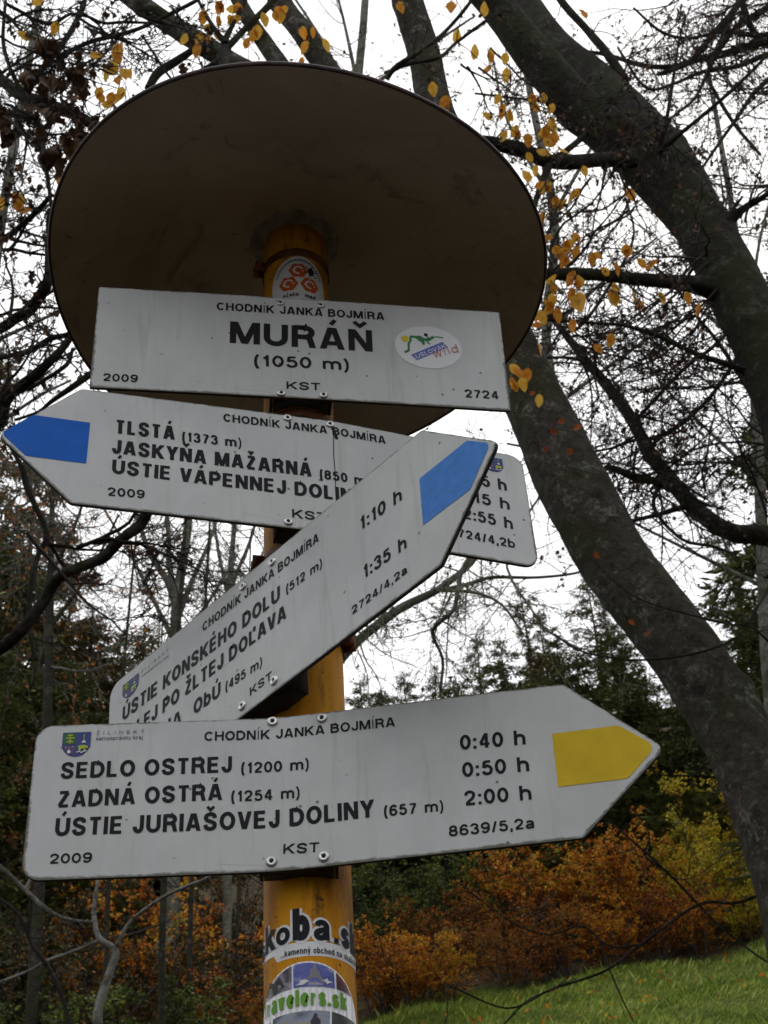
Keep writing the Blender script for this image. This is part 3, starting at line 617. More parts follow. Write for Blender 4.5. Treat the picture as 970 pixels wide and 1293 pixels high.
def roof_mat():
    m, t, b = nodes('brown_roof_paint'); b.inputs['Roughness'].default_value = .6; b.inputs['Specular IOR Level'].default_value = .25
    c = ramp(t, noise(t, 3.2, 8, .62, dist=.6), [(.32, (.29, .25, .195)), (.52, (.43, .375, .30)), (.72, (.53, .47, .38))])
    r = ramp(t, noise(t, 9, 9, .8, dist=1.2), [(.54, (0, 0, 0)), (.66, (.6, .6, .6))]); c = mixc(t, r, c, (.13, .075, .05)); r2 = ramp(t, noise(t, 24, 9, .8, dist=2), [(.62, (0, 0, 0)), (.68, (.8, .8, .8))]); c = mixc(t, r2, c, (.05, .03, .02))
    v = noise(t, 30, 4, .7, stretch(t, (.5, 3, 1)), 1.5); s = ramp(t, v, [(.70, (0, 0, 0)), (.73, (.8, .8, .8))]); c = mixc(t, s, c, (.035, .022, .015))
    t.links.new(c, b.inputs['Base Color']); bump(t, b, noise(t, 4, 3), .25, .02); return m
M['roof'] = roof_mat(); M['rim'] = plain('roof_rim', (.05, .030, .030), .6, .3, var=.5, vs=50); M['weld'] = plain('grey_weld', (.26, .24, .205), .9, .2, var=.45, vs=60)
apex = lambda r: .078*(1-(min(r, .2957)-.038)/(.2577))
b = MB(); rr = [.294, .28, .25, .22, .19, .16, .13, .10, .075, .055, .038]
rings(b, [dring(r, apex(r)+.006*math.sin(math.pi*(r-.038)/.2577)) for r in rr]); rings(b, [dring(r, apex(r)+.006*math.sin(math.pi*(r-.038)/.2577)+.005) for r in rr], flip=True)
i = b.verts(W2L(DC)+DN*.10); top = b.verts(dring(.038, .083)); k = np.arange(120); b.tris(np.stack([np.full(120, i), top+k, top+(k+1) % 120], -1))
roof = b.build('roof', M['roof'], post, smooth=True)
b = MB(); L = [dring(.2945+.0020*math.cos(t), .0025+.0036*math.sin(t)) for t in np.arange(9)*2*math.pi/8]; rings(b, L); b.build('rim', M['rim'], roof, smooth=True)
b = MB(); rings(b, [dring(.0375, apex(.038)-.012, lump=.0008), dring(.046, apex(.046)-.007, lump=.0012), dring(.054, apex(.054)+.0015, lump=.0012), dring(.060, apex(.06)+.006, lump=.0005)]); b.build('weld_seam', M['weld'], post, smooth=True)
M['clamp'] = plain('rusty_clamp', (.16, .055, .02), .7, .4, .2, var=.6, vs=60)
for z, an in ((3.055, 200), (2.607, 195), (2.507, -8), (2.79, 10)):
    b = MB(); c = np.array([0, 0, z-post_z0-.3]); th = np.linspace(0, 2*math.pi, 49)
    for j, (r, h) in enumerate(((PR+.0002, -.006), (PR+.0016, -.006), (PR+.0016, .006), (PR+.0002, .006))): b.verts([c+[r*math.cos(t), r*math.sin(t), h] for t in th])
    k = np.arange(48)
    for j in range(3): b.quads(np.stack([j*49+k, j*49+k+1, (j+1)*49+k+1, (j+1)*49+k], -1))
    a = math.radians(an); R_ = [[math.cos(a), -math.sin(a), 0], [math.sin(a), math.cos(a), 0], [0, 0, 1]]
    for s in (-1, 1): b.box(c+np.array([math.cos(a)*(PR+.006)-math.sin(a)*s*.005, math.sin(a)*(PR+.006)+math.cos(a)*s*.005, 0]), (.013, .003, .014), rot=R_)
    p0 = c+np.array([math.cos(a)*(PR+.008), math.sin(a)*(PR+.008), 0]); tdir = np.array([-math.sin(a), math.cos(a), 0]); b.tube([p0-tdir*.011, p0+tdir*.011], .0032, 8, cap=True)
    b.build('clamp', M['clamp'], post)
# stickers wrapped round the post; s = arc length to the right of the front, z = height
def PW(off): return lambda s, z: W2L([POLE[0]+(PR+off)*math.sin(s/PR), POLE[1]-(PR+off)*math.cos(s/PR), z])
def curved(b, P, put, m=0, nu=26):
    P = np.array(P); lo, hi = P[:, 0].min()+1e-5, P[:, 0].max()-1e-5; us = np.unique(np.concatenate([np.clip(P[:, 0], lo, hi), np.linspace(lo, hi, nu)]))
    b0 = b.verts([put(u, w) for u in us for w in vrange(P, u)]); k = np.arange(len(us)-1)*2+b0; b.quads(np.stack([k, k+2, k+3, k+1], -1), m)
# skoba.sk
SK = [('s', -.0560, -.0440, .018), ('k', -.0425, -.0275, .024), ('o', -.0265, -.0130, .019), ('b', -.0105, .0035, .028), ('a', .0065, .0205, .0225), ('.', .0235, .0290, .022), ('s', .0310, .0420, .022), ('k', .0435, .0560, .027)]
base = lambda s: 2.1845+.0035*math.cos(s*30)
wb = MB(); kb = MB(); p0 = PW(.0003); p1 = PW(.0008)
for c, a0, a1, cap in SK:
    A = (a0, base((a0+a1)/2)); Bq = (a1, base((a0+a1)/2)); write(wb, c, A, Bq, cap, p0, .21, extra=.0022); write(kb, c, A, Bq, cap, p1, .21)
curved(wb, [(-.030, 2.1800), (-.026, 2.1735), (.060, 2.1735), (.060, 2.1860), (-.060, 2.1860), (-.060, 2.1835)], PW(.00022))
sk = wb.build('sticker', M['st_white'], post); sk['label'] = 'torn sticker reading skoba.sk'
kb.build('print', M['ink'], sk); b = MB(); write(b, '...kamenný obchod na skalách', (-.022, 2.1757), (.052, 2.1757), .0052, p1, .15); b.build('print', M['ink'], sk)
# travelers.sk
cz_, rc_ = 2.1165, .0525
b = MB(); circ = [(rc_*math.cos(t), cz_+rc_*math.sin(t)) for t in np.arange(64)*2*math.pi/64]; curved(b, circ, PW(.0003), nu=40); tv = b.build('sticker', M['st_white'], post, smooth=True); tv['label'] = 'round photo sticker reading travelers.sk'
def photo_mat(name, stops, sc, zs=0):
    m, t, b = nodes(name); b.inputs['Roughness'].default_value = .35; t.links.new(ramp(t, noise(t, sc, 5, .6, stretch(t, (1, 1, 1.6)), 1), stops), b.inputs['Base Color']); return m
def clipc(P, r):
    out = []
    for i in range(len(P)):
        a, c = np.array(P[i-1]), np.array(P[i])
        for t in np.linspace(0, 1, 8)[1:]: out.append(a+(c-a)*t)
    res = []
    for q in out:
        d = q-np.array([0, cz_]); l = np.linalg.norm(d); res.append(q if l < r else np.array([0, cz_])+d*r/l)
    return res
PH = [([(-.0505, 2.1455), (-.0120, 2.1475), (-.0120, 2.167), (-.045, 2.167)], 'grey_cliff_photo', [(.35, (.03, .03, .045)), (.5, (.28, .25, .32)), (.6, (.05, .06, .05)), (.75, (.45, .45, .5))], 40),
      ([(-.0105, 2.1475), (.0235, 2.1475), (.0225, 2.168), (-.0105, 2.169)], 'blue_sky_photo', [(.3, (.04, .06, .28)), (.55, (.08, .10, .42)), (.62, (.35, .33, .36)), (.8, (.6, .6, .66))], 34),
      ([(.0250, 2.1475), (.049, 2.1455), (.045, 2.166), (.0245, 2.166)], 'red_rock_photo', [(.35, (.02, .01, .01)), (.55, (.16, .03, .02)), (.8, (.25, .10, .05))], 60),
      ([(-.0335, 2.098), (.0165, 2.098), (.0185, 2.1275), (-.0305, 2.1270)], 'meadow_photo', [(.35, (.03, .05, .02)), (.5, (.25, .30, .42)), (.6, (.35, .30, .18)), (.8, (.45, .5, .62))], 30),
      ([(.0190, 2.098), (.047, 2.100), (.050, 2.1245), (.0200, 2.1275)], 'dark_forest_photo', [(.35, (.01, .012, .012)), (.7, (.06, .07, .06))], 60),
      ([(-.052, 2.100), (-.036, 2.098), (-.034, 2.126), (-.052, 2.122)], 'sketch_photo', [(.45, (.03, .03, .035)), (.55, (.5, .5, .52))], 90)]
for P, nm, st, sc in PH:
    b = MB(); curved(b, clipc(P, rc_-.0015), PW(.0007), nu=12); b.build('picture', photo_mat(nm, st, sc), tv, smooth=True)
# small white peak silhouette in the blue picture
b = MB(); fan(b, [(-.001, 2.1500), (.0005, 2.1545), (.0025, 2.157), (.003, 2.1615), (.0052, 2.163), (.0060, 2.1668), (.0078, 2.1655), (.0085, 2.161), (.0105, 2.160), (.0112, 2.1560), (.0135, 2.1530), (.0140, 2.1500)], PW(.0010)); b.build('picture', plain('pale_rock_print', (.22, .21, .25), .4), tv)
b = MB(); fan(b, [(-.009, 2.1492), (-.0065, 2.1500), (-.0045, 2.1525), (-.0010, 2.1532), (.0022, 2.1518), (-.0002, 2.1505), (-.0020, 2.1492), (-.0050, 2.1488)], PW(.0011)); fan(b, [(.0125, 2.1530), (.0150, 2.1532), (.0165, 2.1548), (.0175, 2.1528), (.0215, 2.1520), (.0180, 2.1508), (.0165, 2.1495), (.0155, 2.1512)], PW(.0011)); b.build('picture', M['print_white'], tv)
b = MB(); fan(b, [(-.040, 2.148), (-.034, 2.159), (-.029, 2.156), (-.023, 2.160), (-.018, 2.150), (-.028, 2.147)], PW(.0010)); b.build('picture', plain('dark_ridge_print', (.035, .045, .035), .4), tv)
b = MB(); fan(b, [(.0035, 2.113), (.0025, 2.1185), (.0045, 2.1215), (.0055, 2.1245), (.0070, 2.1252), (.0082, 2.1238), (.0080, 2.1218), (.0105, 2.1195), (.0102, 2.113)], PW(.0010)); b.build('picture', plain('hiker_print', (.04, .03, .05), .4), tv)
M['st_lime'] = plain('sticker_lime', (.13, .33, .02), .4, .3)
b = MB(); write(b, 'travelers.sk', (-.0440, 2.1318), (.0350, 2.1318), .0135, PW(.0009), .24, gap=.10); b.build('print', M['st_lime'], tv)
# honeycomb sticker under the roof
b = MB(); q0, z0 = .0066, 3.006
ol = [(q0+.0345*math.cos(t), z0-.010+.052*math.sin(t)) for t in np.linspace(0, math.pi, 30)]+[(q0-.0335, z0-.022), (q0-.026, z0-.034), (q0+.026, z0-.034), (q0+.0335, z0-.022)]
curved(b, ol, PW(.0003), nu=30); hs = b.build('sticker', M['st_white'], post, smooth=True); hs['label'] = 'white sticker with three orange honeycomb cells'
M['st_orange'] = plain('sticker_orange', (.60, .10, .012), .4, .3)
b = MB()
for dx, dz in ((-.001, .0165), (-.0125, -.0065), (.0125, -.0065)): fan(b, [(q0+dx+.0115*math.cos(t), z0+dz+.0135*math.sin(t)) for t in np.arange(6)*math.pi/3], PW(.0007))
b.build('print', M['st_orange'], hs)
b = MB()
for dx, dz in ((-.001, .0165), (-.0125, -.0065), (.0125, -.0065)): ribbon(b, [(q0+dx+.005*math.cos(t), z0+dz+.006*math.sin(t)) for t in np.linspace(.4, 5, 9)], .0012, PW(.0010))
b.build('print', M['print_white'], hs)
b = MB()
for t in np.linspace(.45, 2.7, 26):
    r1, r2 = .028, .031; ribbon(b, [(q0+r1*math.cos(t), z0-.010+(r1+.015)*math.sin(t)), (q0+r2*math.cos(t), z0-.010+(r2+.0155)*math.sin(t))], .0008, PW(.0008))
fan(b, [(q0+.014+.004*math.cos(t), z0+.017+.007*math.sin(t)) for t in np.arange(8)*math.pi/4], PW(.0009))
for t in np.arange(6)*math.pi/3+.3: ribbon(b, [(q0+.014, z0+.017), (q0+.014+.009*math.cos(t), z0+.017+.011*math.sin(t))], .0007, PW(.0009))
write(b, 'včelín', (q0-.019, z0-.029), (q0-.001, z0-.029), .006, PW(.0008), .2); write(b, 'med', (q0+.006, z0-.029), (q0+.019, z0-.029), .006, PW(.0008), .2)
b.build('print', M['ink'], hs)
# ---------------------------------------------------------------- vegetation helpers
def px_path(P, n=6):
    """P: list of (x, y, width in photo pixels, Y) -> smooth place path and radii"""
    pts = [at(x, y, Y) for x, y, w, Y in P]; r = [w/2/ppm(p) for (x, y, w, Y), p in zip(P, pts)]
    q = smooth_path([np.append(p, a) for p, a in zip(pts, r)], n); return q[:, :3], np.maximum(q[:, 3], .0006)
def to_ground(P, R, flare=1.5, k=10):
    """carry a trunk on from the last point of its path down into the ground"""
    d = P[-1]-P[-2]; d /= np.linalg.norm(d); p = P[-1].copy(); out = [P]; rr = [R]; step = .35
    for i in range(80):
        d = d*.93+np.array([0, 0, -1])*.07; d /= np.linalg.norm(d); p = p+d*step; h = p[2]-float(ground_z(p[0], p[1]))
        f = 1+(flare-1)*math.exp(-max(h, 0)/.45); out.append(p[None].copy()); rr.append(np.array([R[-1]*(1+.012*i)*f]))
        if h < -.3: break
    return np.concatenate(out), np.concatenate(rr)
def lumpy(seed, amp=.05, knots=14):
    r = np.random.default_rng(seed); ph = r.uniform(0, 6.28, 12); kn = r.uniform(0, 1, (knots, 4))
    def f(P, th):
        z = np.concatenate([[0], np.cumsum(np.linalg.norm(np.diff(P, axis=0), axis=1))])[:, None]; a = th[None, :]; L = z[-1, 0]
        w = 1+amp*(np.sin(2*a+ph[0]+z*1.3)*.6+np.sin(3*a+ph[1]-z*2.1)*.5+np.sin(5*a+ph[2]+z*4.7)*.25+np.sin(a+z*9+ph[3])*.22+np.sin(7*a+13*z+ph[4])*.12
            +np.sin(9*a-21*z+ph[5])*.10+np.sin(4*a+31*z+ph[6])*.10+np.sin(11*a+47*z+ph[7])*.07+np.sin(2*a-63*z+ph[8])*.06)
        for (k, t, s, h) in kn:
            d = (a-t*6.28+math.pi) % (2*math.pi)-math.pi; w = w+amp*(1.0+2.6*h)*np.exp(-(d/(.22+.25*s))**2-((z-k*L)/(.05+.08*s))**2)
        return w
    return f
def unit(v): return v/(np.linalg.norm(v, axis=-1, keepdims=True)+1e-12)
def grow(mb, p, d, L, r, lvl, rng, tips, wander=.16, lift=.03, ang=(28, 62), dens=(5, 5, 4), m=0, ratio=(.42, .62), minr=.0022, seglen=None, sides=None):
    """one wandering shoot and its side shoots, down to level 0; tips collects the places where leaves can sit"""
    n = 5 if lvl == 0 else 8 if lvl == 1 else 10; st = L/n; P = [p]; D = [d]
    for i in range(n):
        d = d+rng.normal(0, wander, 3)+np.array([0, 0, lift]); d = d/np.linalg.norm(d); p = p+d*st; P.append(p); D.append(d)
    t = np.linspace(0, 1, n+1); R = np.maximum(r*(1-.78*t), minr); mb.tube(P, R, sides or (3 if r < .012 else 5 if r < .04 else 8), m)
    if lvl == 0: tips += [(P[i], D[i]) for i in (2, 3, 4, 5)]; return
    k = dens[min(lvl, len(dens))-1]; k = max(1, int(round(k*rng.uniform(.75, 1.25))))
    for j in range(k):
        f = rng.uniform(.18, .98); i = min(int(f*n), n-1); q = P[i]+(P[i+1]-P[i])*(f*n-i); a = math.radians(rng.uniform(*ang))
        s = rng.normal(0, 1, 3); s -= s @ D[i]*D[i]; s /= np.linalg.norm(s)+1e-9
        grow(mb, q, math.cos(a)*D[i]+math.sin(a)*s, L*rng.uniform(*ratio)*(1-.35*f), max(r*(1-.7*f)*.6, minr), lvl-1, rng, tips, wander*1.1, lift, ang, dens, m, ratio, minr)
def leaves(mb, C, D, size, rng, m=0, var=.35, fold=.3, slim=.6):
    """many small folded leaf faces at places C growing along D"""
    C = np.asarray(C, float); n = len(C)
    if not n: return
    a = unit(np.asarray(D, float)*.5+rng.normal(0, .6, (n, 3))+np.array([0, 0, -.35])); b = unit(np.cross(a, rng.normal(0, 1, (n, 3)))); c = np.cross(a, b)
    s = size*rng.uniform(1-var, 1+var, (n, 1)); w = s*slim*.5; lift = c*s*fold*rng.uniform(-1, 1, (n, 1))
    V = np.stack([C, C+a*s*.45+b*w+lift, C+a*s, C+a*s*.45-b*w+lift], 1); i = mb.verts(V)
    k = np.arange(n)[:, None]*4+i; mb.tris(np.concatenate([k+[0, 1, 2], k+[0, 2, 3]]), m)
def leafmesh(name, mat, curl=.25, jag=0, seed=0):
    r = np.random.default_rng(seed); b = MB(); n = 8; L = []
    for side in (-1, 0, 1):
        for i in range(n+1):
            t = i/n; w = .30*math.sin(math.pi*t**.85)**.8 if 0 < t < 1 else 0; w *= 1+(r.uniform(-jag, jag) if jag else .06*(i % 2))
            z = curl*(t-.4)**2+(.10+curl*.3)*abs(side)*w/.36+(r.uniform(-.1, .1)*jag*2 if jag else 0); L.append((side*w, t, z))
    b.verts(L); k = np.arange(n); b.quads(np.concatenate([np.stack([k, k+n+1, k+n+2, k+1], -1), np.stack([k+n+1, k+2*n+2, k+2*n+3, k+n+2], -1)]))
    b.tube([(0, -.22, .02), (0, -.1, 0), (0, .02, 0)], .012, 3); return b.mesh(name, mat, True)
STALK = {}
LEAF = {k: [leafmesh('leaf', M[m], c, j, s) for s, (c, j) in enumerate(v)] for k, m, v in (
    ('y', 'yellow_leaf', [(.2, 0), (.5, .12), (-.3, .1)]), ('o', 'orange_leaf', [(.3, .08), (.7, .2), (-.4, .15)]),
    ('r', 'red_leaf', [(.4, .2), (.9, .3)]), ('d', 'withered', [(1.2, .5), (1.8, .7), (-1.4, .6), (.9, .8)]))}
def add_leaf(x, y, px, kind, Y, parent, rng, ang=None):
    p = at(x, y, Y); s = px/ppm(p); o = bpy.data.objects.new('leaf', LEAF[kind][rng.integers(len(LEAF[kind]))]); COL.objects.link(o)
    a = rng.uniform(0, 360) if ang is None else ang; a = math.radians(a+rng.uniform(-25, 25))
    ey = cx*math.cos(a)+cy*math.sin(a); tilt = rng.normal(0, .5, 3); ey = unit(ey+tilt*.5); ez = unit(cz+rng.normal(0, .45, 3)); ex = unit(np.cross(ey, ez)); ez = np.cross(ex, ey)
    p = p-ey*s*.5-np.array(parent.location)
    o.matrix_basis = Matrix([[ex[i]*s, ey[i]*s, ez[i]*s, p[i]] for i in range(3)]+[[0, 0, 0, 1]])
    o.parent = parent
    STALK.setdefault(parent.name, []).append((np.array(parent.location)+p, ey))
def sprout(mb, P, R, rng, tips, count, L, lvl=2, lo=0., hi=1., wander=.16, dens=(4, 4, 3), lift=.0, bias=None, ang=(35, 75), minr=.0022, rs=.45):
    n = len(P)
    for j in range(count):
        f = rng.uniform(lo, hi)*(n-1); i = min(int(f), n-2); q = P[i]+(P[i+1]-P[i])*(f-i); D = unit(P[i+1]-P[i]); a = math.radians(rng.uniform(*ang))
        s = rng.normal(0, 1, 3) if bias is None else rng.normal(0, .6, 3)+np.array(bias); s -= s @ D*D; s = unit(s)
        grow(mb, q, math.cos(a)*D+math.sin(a)*s, L*rng.uniform(.5, 1.3), min(max(R[i]*rs, minr*2), L*.012), lvl, rng, tips, wander, lift, (28, 62), dens, 0, (.4, .62), minr)
def tree_root(P, label, category='tree', group=None, name='beech_tree'):
    b_ = P[-1]; return empty(name, (b_[0], b_[1], float(ground_z(b_[0], b_[1]))), label, category, group)
def shift(mb, root):
    o = np.array(root.location)
    for i in range(len(mb.V)): mb.V[i] = mb.V[i]-o
    return mb
def scatter(tips, rng, mb, n, size, mat=0, **k):
    if not tips or n <= 0: return
    i = rng.integers(0, len(tips), n); C = np.array([tips[j][0] for j in i]); D = np.array([tips[j][1] for j in i]); leaves(mb, C+rng.normal(0, size*.4, C.shape), D, size, rng, mat, **k)
# ---------------------------------------------------------------- near trees traced from where they stand
def near_tree(label, name, trunk, limbs, mat, seed, twigs=(), leaf_n=0, leaf_size=.035, sides=26, amp=.05, tmat='twig', base=True, extra_bark=None):
    """trunk, limbs: pixel paths; the last trunk point is carried down to the ground"""
    rng = np.random.default_rng(seed); P, R = px_path(trunk, 26)
    if base: P, R = to_ground(P, R)
    root = tree_root(P, label, name=name); b = MB(); b.tube(P, R, sides, wob=lumpy(seed, amp)); shift(b, root).build('trunk', M[mat], root, smooth=True)
    tips = []; tw = MB(); paths = []
    for L in limbs:
        Q, q = px_path(L, 18); b = MB(); b.tube(Q, q, 30 if q.max() > .06 else 14 if q.max() > .03 else 8, wob=lumpy(seed+7, amp*.8)); shift(b, root).build('branch', M[extra_bark or mat], root, smooth=True); paths.append((Q, q))
    for (i, count, Ln, lvl, dens) in twigs:
        for k in ([i] if i is not None else range(len(paths))):
            Q, q = paths[k] if k >= 0 else (P, R); sprout(tw, Q, q, rng, tips, count, Ln, lvl, 0, 1 if k >= 0 else .5, dens=dens)
    if tw.n: shift(tw, root).build('twigs', M[tmat], root, kind='stuff')
    if leaf_n and tips:
        lf = MB(); scatter(tips, rng, lf, leaf_n, leaf_size, fold=.5, slim=.75); shift(lf, root).build('withered_leaves', M['withered'], root, kind='stuff')
    return root, tips, paths
d343 = (4, 4, 3); d454 = (4, 5, 4)
# right hand leaning trunk with two limbs and two horizontal branches
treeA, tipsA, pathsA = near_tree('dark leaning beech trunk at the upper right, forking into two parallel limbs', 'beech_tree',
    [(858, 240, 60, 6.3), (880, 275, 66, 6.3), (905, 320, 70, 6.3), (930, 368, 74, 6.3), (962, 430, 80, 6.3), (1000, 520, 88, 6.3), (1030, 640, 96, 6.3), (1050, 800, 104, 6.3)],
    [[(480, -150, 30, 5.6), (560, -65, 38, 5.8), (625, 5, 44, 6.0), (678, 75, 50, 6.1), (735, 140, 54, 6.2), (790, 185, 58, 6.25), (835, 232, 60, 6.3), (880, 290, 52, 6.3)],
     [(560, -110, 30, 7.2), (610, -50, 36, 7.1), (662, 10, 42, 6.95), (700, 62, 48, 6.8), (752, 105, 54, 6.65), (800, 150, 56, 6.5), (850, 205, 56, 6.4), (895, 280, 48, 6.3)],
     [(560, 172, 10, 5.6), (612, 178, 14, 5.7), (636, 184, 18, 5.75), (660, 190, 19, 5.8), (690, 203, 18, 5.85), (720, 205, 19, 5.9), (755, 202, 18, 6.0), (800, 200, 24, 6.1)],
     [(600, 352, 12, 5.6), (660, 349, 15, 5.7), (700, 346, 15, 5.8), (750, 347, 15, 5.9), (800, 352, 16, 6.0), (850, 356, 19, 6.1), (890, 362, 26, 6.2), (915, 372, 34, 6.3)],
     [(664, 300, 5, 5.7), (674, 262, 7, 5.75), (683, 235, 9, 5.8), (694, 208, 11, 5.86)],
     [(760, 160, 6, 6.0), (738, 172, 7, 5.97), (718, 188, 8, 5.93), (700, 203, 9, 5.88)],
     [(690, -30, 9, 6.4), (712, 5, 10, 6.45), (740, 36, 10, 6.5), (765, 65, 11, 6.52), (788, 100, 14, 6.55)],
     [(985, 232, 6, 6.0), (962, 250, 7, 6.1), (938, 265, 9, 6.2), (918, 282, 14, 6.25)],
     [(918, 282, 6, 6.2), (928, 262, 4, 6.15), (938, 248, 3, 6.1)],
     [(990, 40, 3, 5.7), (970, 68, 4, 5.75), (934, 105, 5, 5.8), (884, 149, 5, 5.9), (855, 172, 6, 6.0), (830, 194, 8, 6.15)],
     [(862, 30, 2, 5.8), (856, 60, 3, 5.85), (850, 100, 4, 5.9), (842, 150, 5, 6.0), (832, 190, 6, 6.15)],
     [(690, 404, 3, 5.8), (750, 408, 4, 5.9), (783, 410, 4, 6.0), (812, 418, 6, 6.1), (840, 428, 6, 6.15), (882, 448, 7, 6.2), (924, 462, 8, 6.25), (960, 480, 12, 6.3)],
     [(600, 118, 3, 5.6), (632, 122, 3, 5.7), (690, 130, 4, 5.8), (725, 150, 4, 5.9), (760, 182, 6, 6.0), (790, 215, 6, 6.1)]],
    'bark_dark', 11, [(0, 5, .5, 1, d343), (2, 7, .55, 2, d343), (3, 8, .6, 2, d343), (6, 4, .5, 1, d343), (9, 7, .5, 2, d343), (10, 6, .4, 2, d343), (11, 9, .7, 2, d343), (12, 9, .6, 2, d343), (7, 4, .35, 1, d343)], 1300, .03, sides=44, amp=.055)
# the paler trunk behind the plates and its three stems above the roof
treeB, tipsB, pathsB = near_tree('lichen spotted leaning beech trunk running down the right side behind the roof', 'beech_tree',
    [(596, 320, 60, 5.9), (640, 430, 70, 5.9), (680, 521, 77, 5.9), (717, 600, 86, 5.9), (770, 700, 86, 5.9), (816, 760, 88, 5.9), (873, 833, 90, 5.9), (920, 907, 92, 5.9), (956, 986, 94, 5.9), (983, 1060, 98, 5.9), (1007, 1140, 102, 5.9), (1020, 1205, 106, 5.9), (1030, 1300, 110, 5.9)],
    [[(495, -90, 34, 5.6), (505, -45, 36, 5.65), (515, 0, 39, 5.7), (533, 60, 41, 5.8), (547, 125, 42, 5.85), (568, 210, 50, 5.9), (600, 325, 58, 5.9)],
     [(110, -45, 22, 5.2), (160, -8, 24, 5.3), (185, 10, 25, 5.3), (212, 29, 26, 5.4), (245, 50, 27, 5.4), (280, 72, 28, 5.5), (330, 105, 30, 5.5), (450, 190, 36, 5.7), (560, 270, 40, 5.85), (600, 330, 44, 5.9)],
     [(285, -30, 17, 5.6), (302, 2, 18, 5.6), (318, 30, 20, 5.6), (335, 55, 22, 5.7), (352, 80, 23, 5.7), (420, 170, 28, 5.8), (540, 270, 36, 5.9), (598, 330, 40, 5.9)],
     [(325, -50, 25, 5.8), (346, -12, 27, 5.8), (362, 15, 28, 5.8), (381, 40, 29, 5.8), (398, 66, 30, 5.85), (425, 105, 31, 5.9), (500, 210, 38, 5.9), (602, 340, 44, 5.9)],
     [(500, -5, 9, 5.1), (450, -40, 5, 5.0)],
     [(488, 100, 7, 5.4), (500, 84, 6, 5.35), (530, 65, 6, 5.3), (560, 42, 5, 5.3), (590, 8, 5, 5.2), (600, -10, 4, 5.2)],
     [(485, 92, 4, 5.4), (520, 80, 5, 5.35), (555, 72, 5, 5.3), (575, 55, 4, 5.3), (615, 25, 4, 5.2)]],
    'bark', 23, [(0, 4, .5, 1, d343), (5, 5, .35, 1, d343), (6, 5, .35, 1, d343), (3, 3, .4, 1, d343)], 60, .03, sides=48, amp=.06)
# curved grey stem in the middle distance right
treeF, tipsF, _ = near_tree('slender curved grey stem arching left between the two big trunks', 'beech_tree',
    [(690, 393, 7, 7.5), (711, 418, 9, 7.5), (734, 448, 11, 7.5), (760, 479, 13, 7.5), (787, 513, 15, 7.5), (806, 544, 16, 7.5), (821, 574, 18, 7.5), (844, 601, 19, 7.5), (867, 631, 21, 7.5), (898, 658, 23, 7.5), (928, 673, 24, 7.5), (970, 678, 26, 7.5), (1030, 700, 30, 7.5), (1080, 780, 36, 7.5), (1100, 900, 42, 7.5)],
    [[(764, 590, 6, 7.2), (779, 593, 8, 7.2), (806, 604, 10, 7.3), (829, 608, 10, 7.4), (850, 618, 12, 7.5)],
     [(740, 690, 3, 7.2), (772, 668, 4, 7.2), (798, 658, 5, 7.3), (830, 650, 6, 7.4), (863, 640, 8, 7.5)],
     [(640, 480, 3, 7.3), (672, 455, 3, 7.3), (720, 452, 4, 7.4), (745, 462, 6, 7.5)],
     [(936, 445, 5, 7.0), (913, 479, 5, 7.1), (890, 509, 5, 7.2), (848, 544, 6, 7.3), (815, 556, 7, 7.5)],
     [(985, 560, 3, 7), (955, 512, 4, 7.0), (932, 471, 5, 7.0), (905, 430, 5, 6.9), (880, 400, 4, 6.9)],
     [(928, 410, 5, 7.0), (898, 440, 5, 7.0), (867, 463, 5, 7.1), (829, 502, 5, 7.2), (800, 535, 6, 7.5)],
     [(790, 250, 3, 7), (800, 300, 3, 7.1), (770, 360, 4, 7.2), (735, 410, 4, 7.3), (712, 420, 5, 7.5)],
     [(930, 700, 3, 7.2), (900, 690, 4, 7.3), (860, 680, 4, 7.3), (826, 640, 5, 7.4), (838, 600, 6, 7.5)]],
    'bark', 31, [(0, 8, .8, 2, d343), (1, 8, .8, 2, d343), (2, 9, .8, 2, d343), (3, 11, .9, 2, d343), (4, 9, .8, 2, d343), (5, 11, .9, 2, d343), (6, 12, .9, 2, d343), (7, 9, .8, 2, d343), (-1, 16, .9, 2, d343)], 700, .032, sides=16, amp=.04)
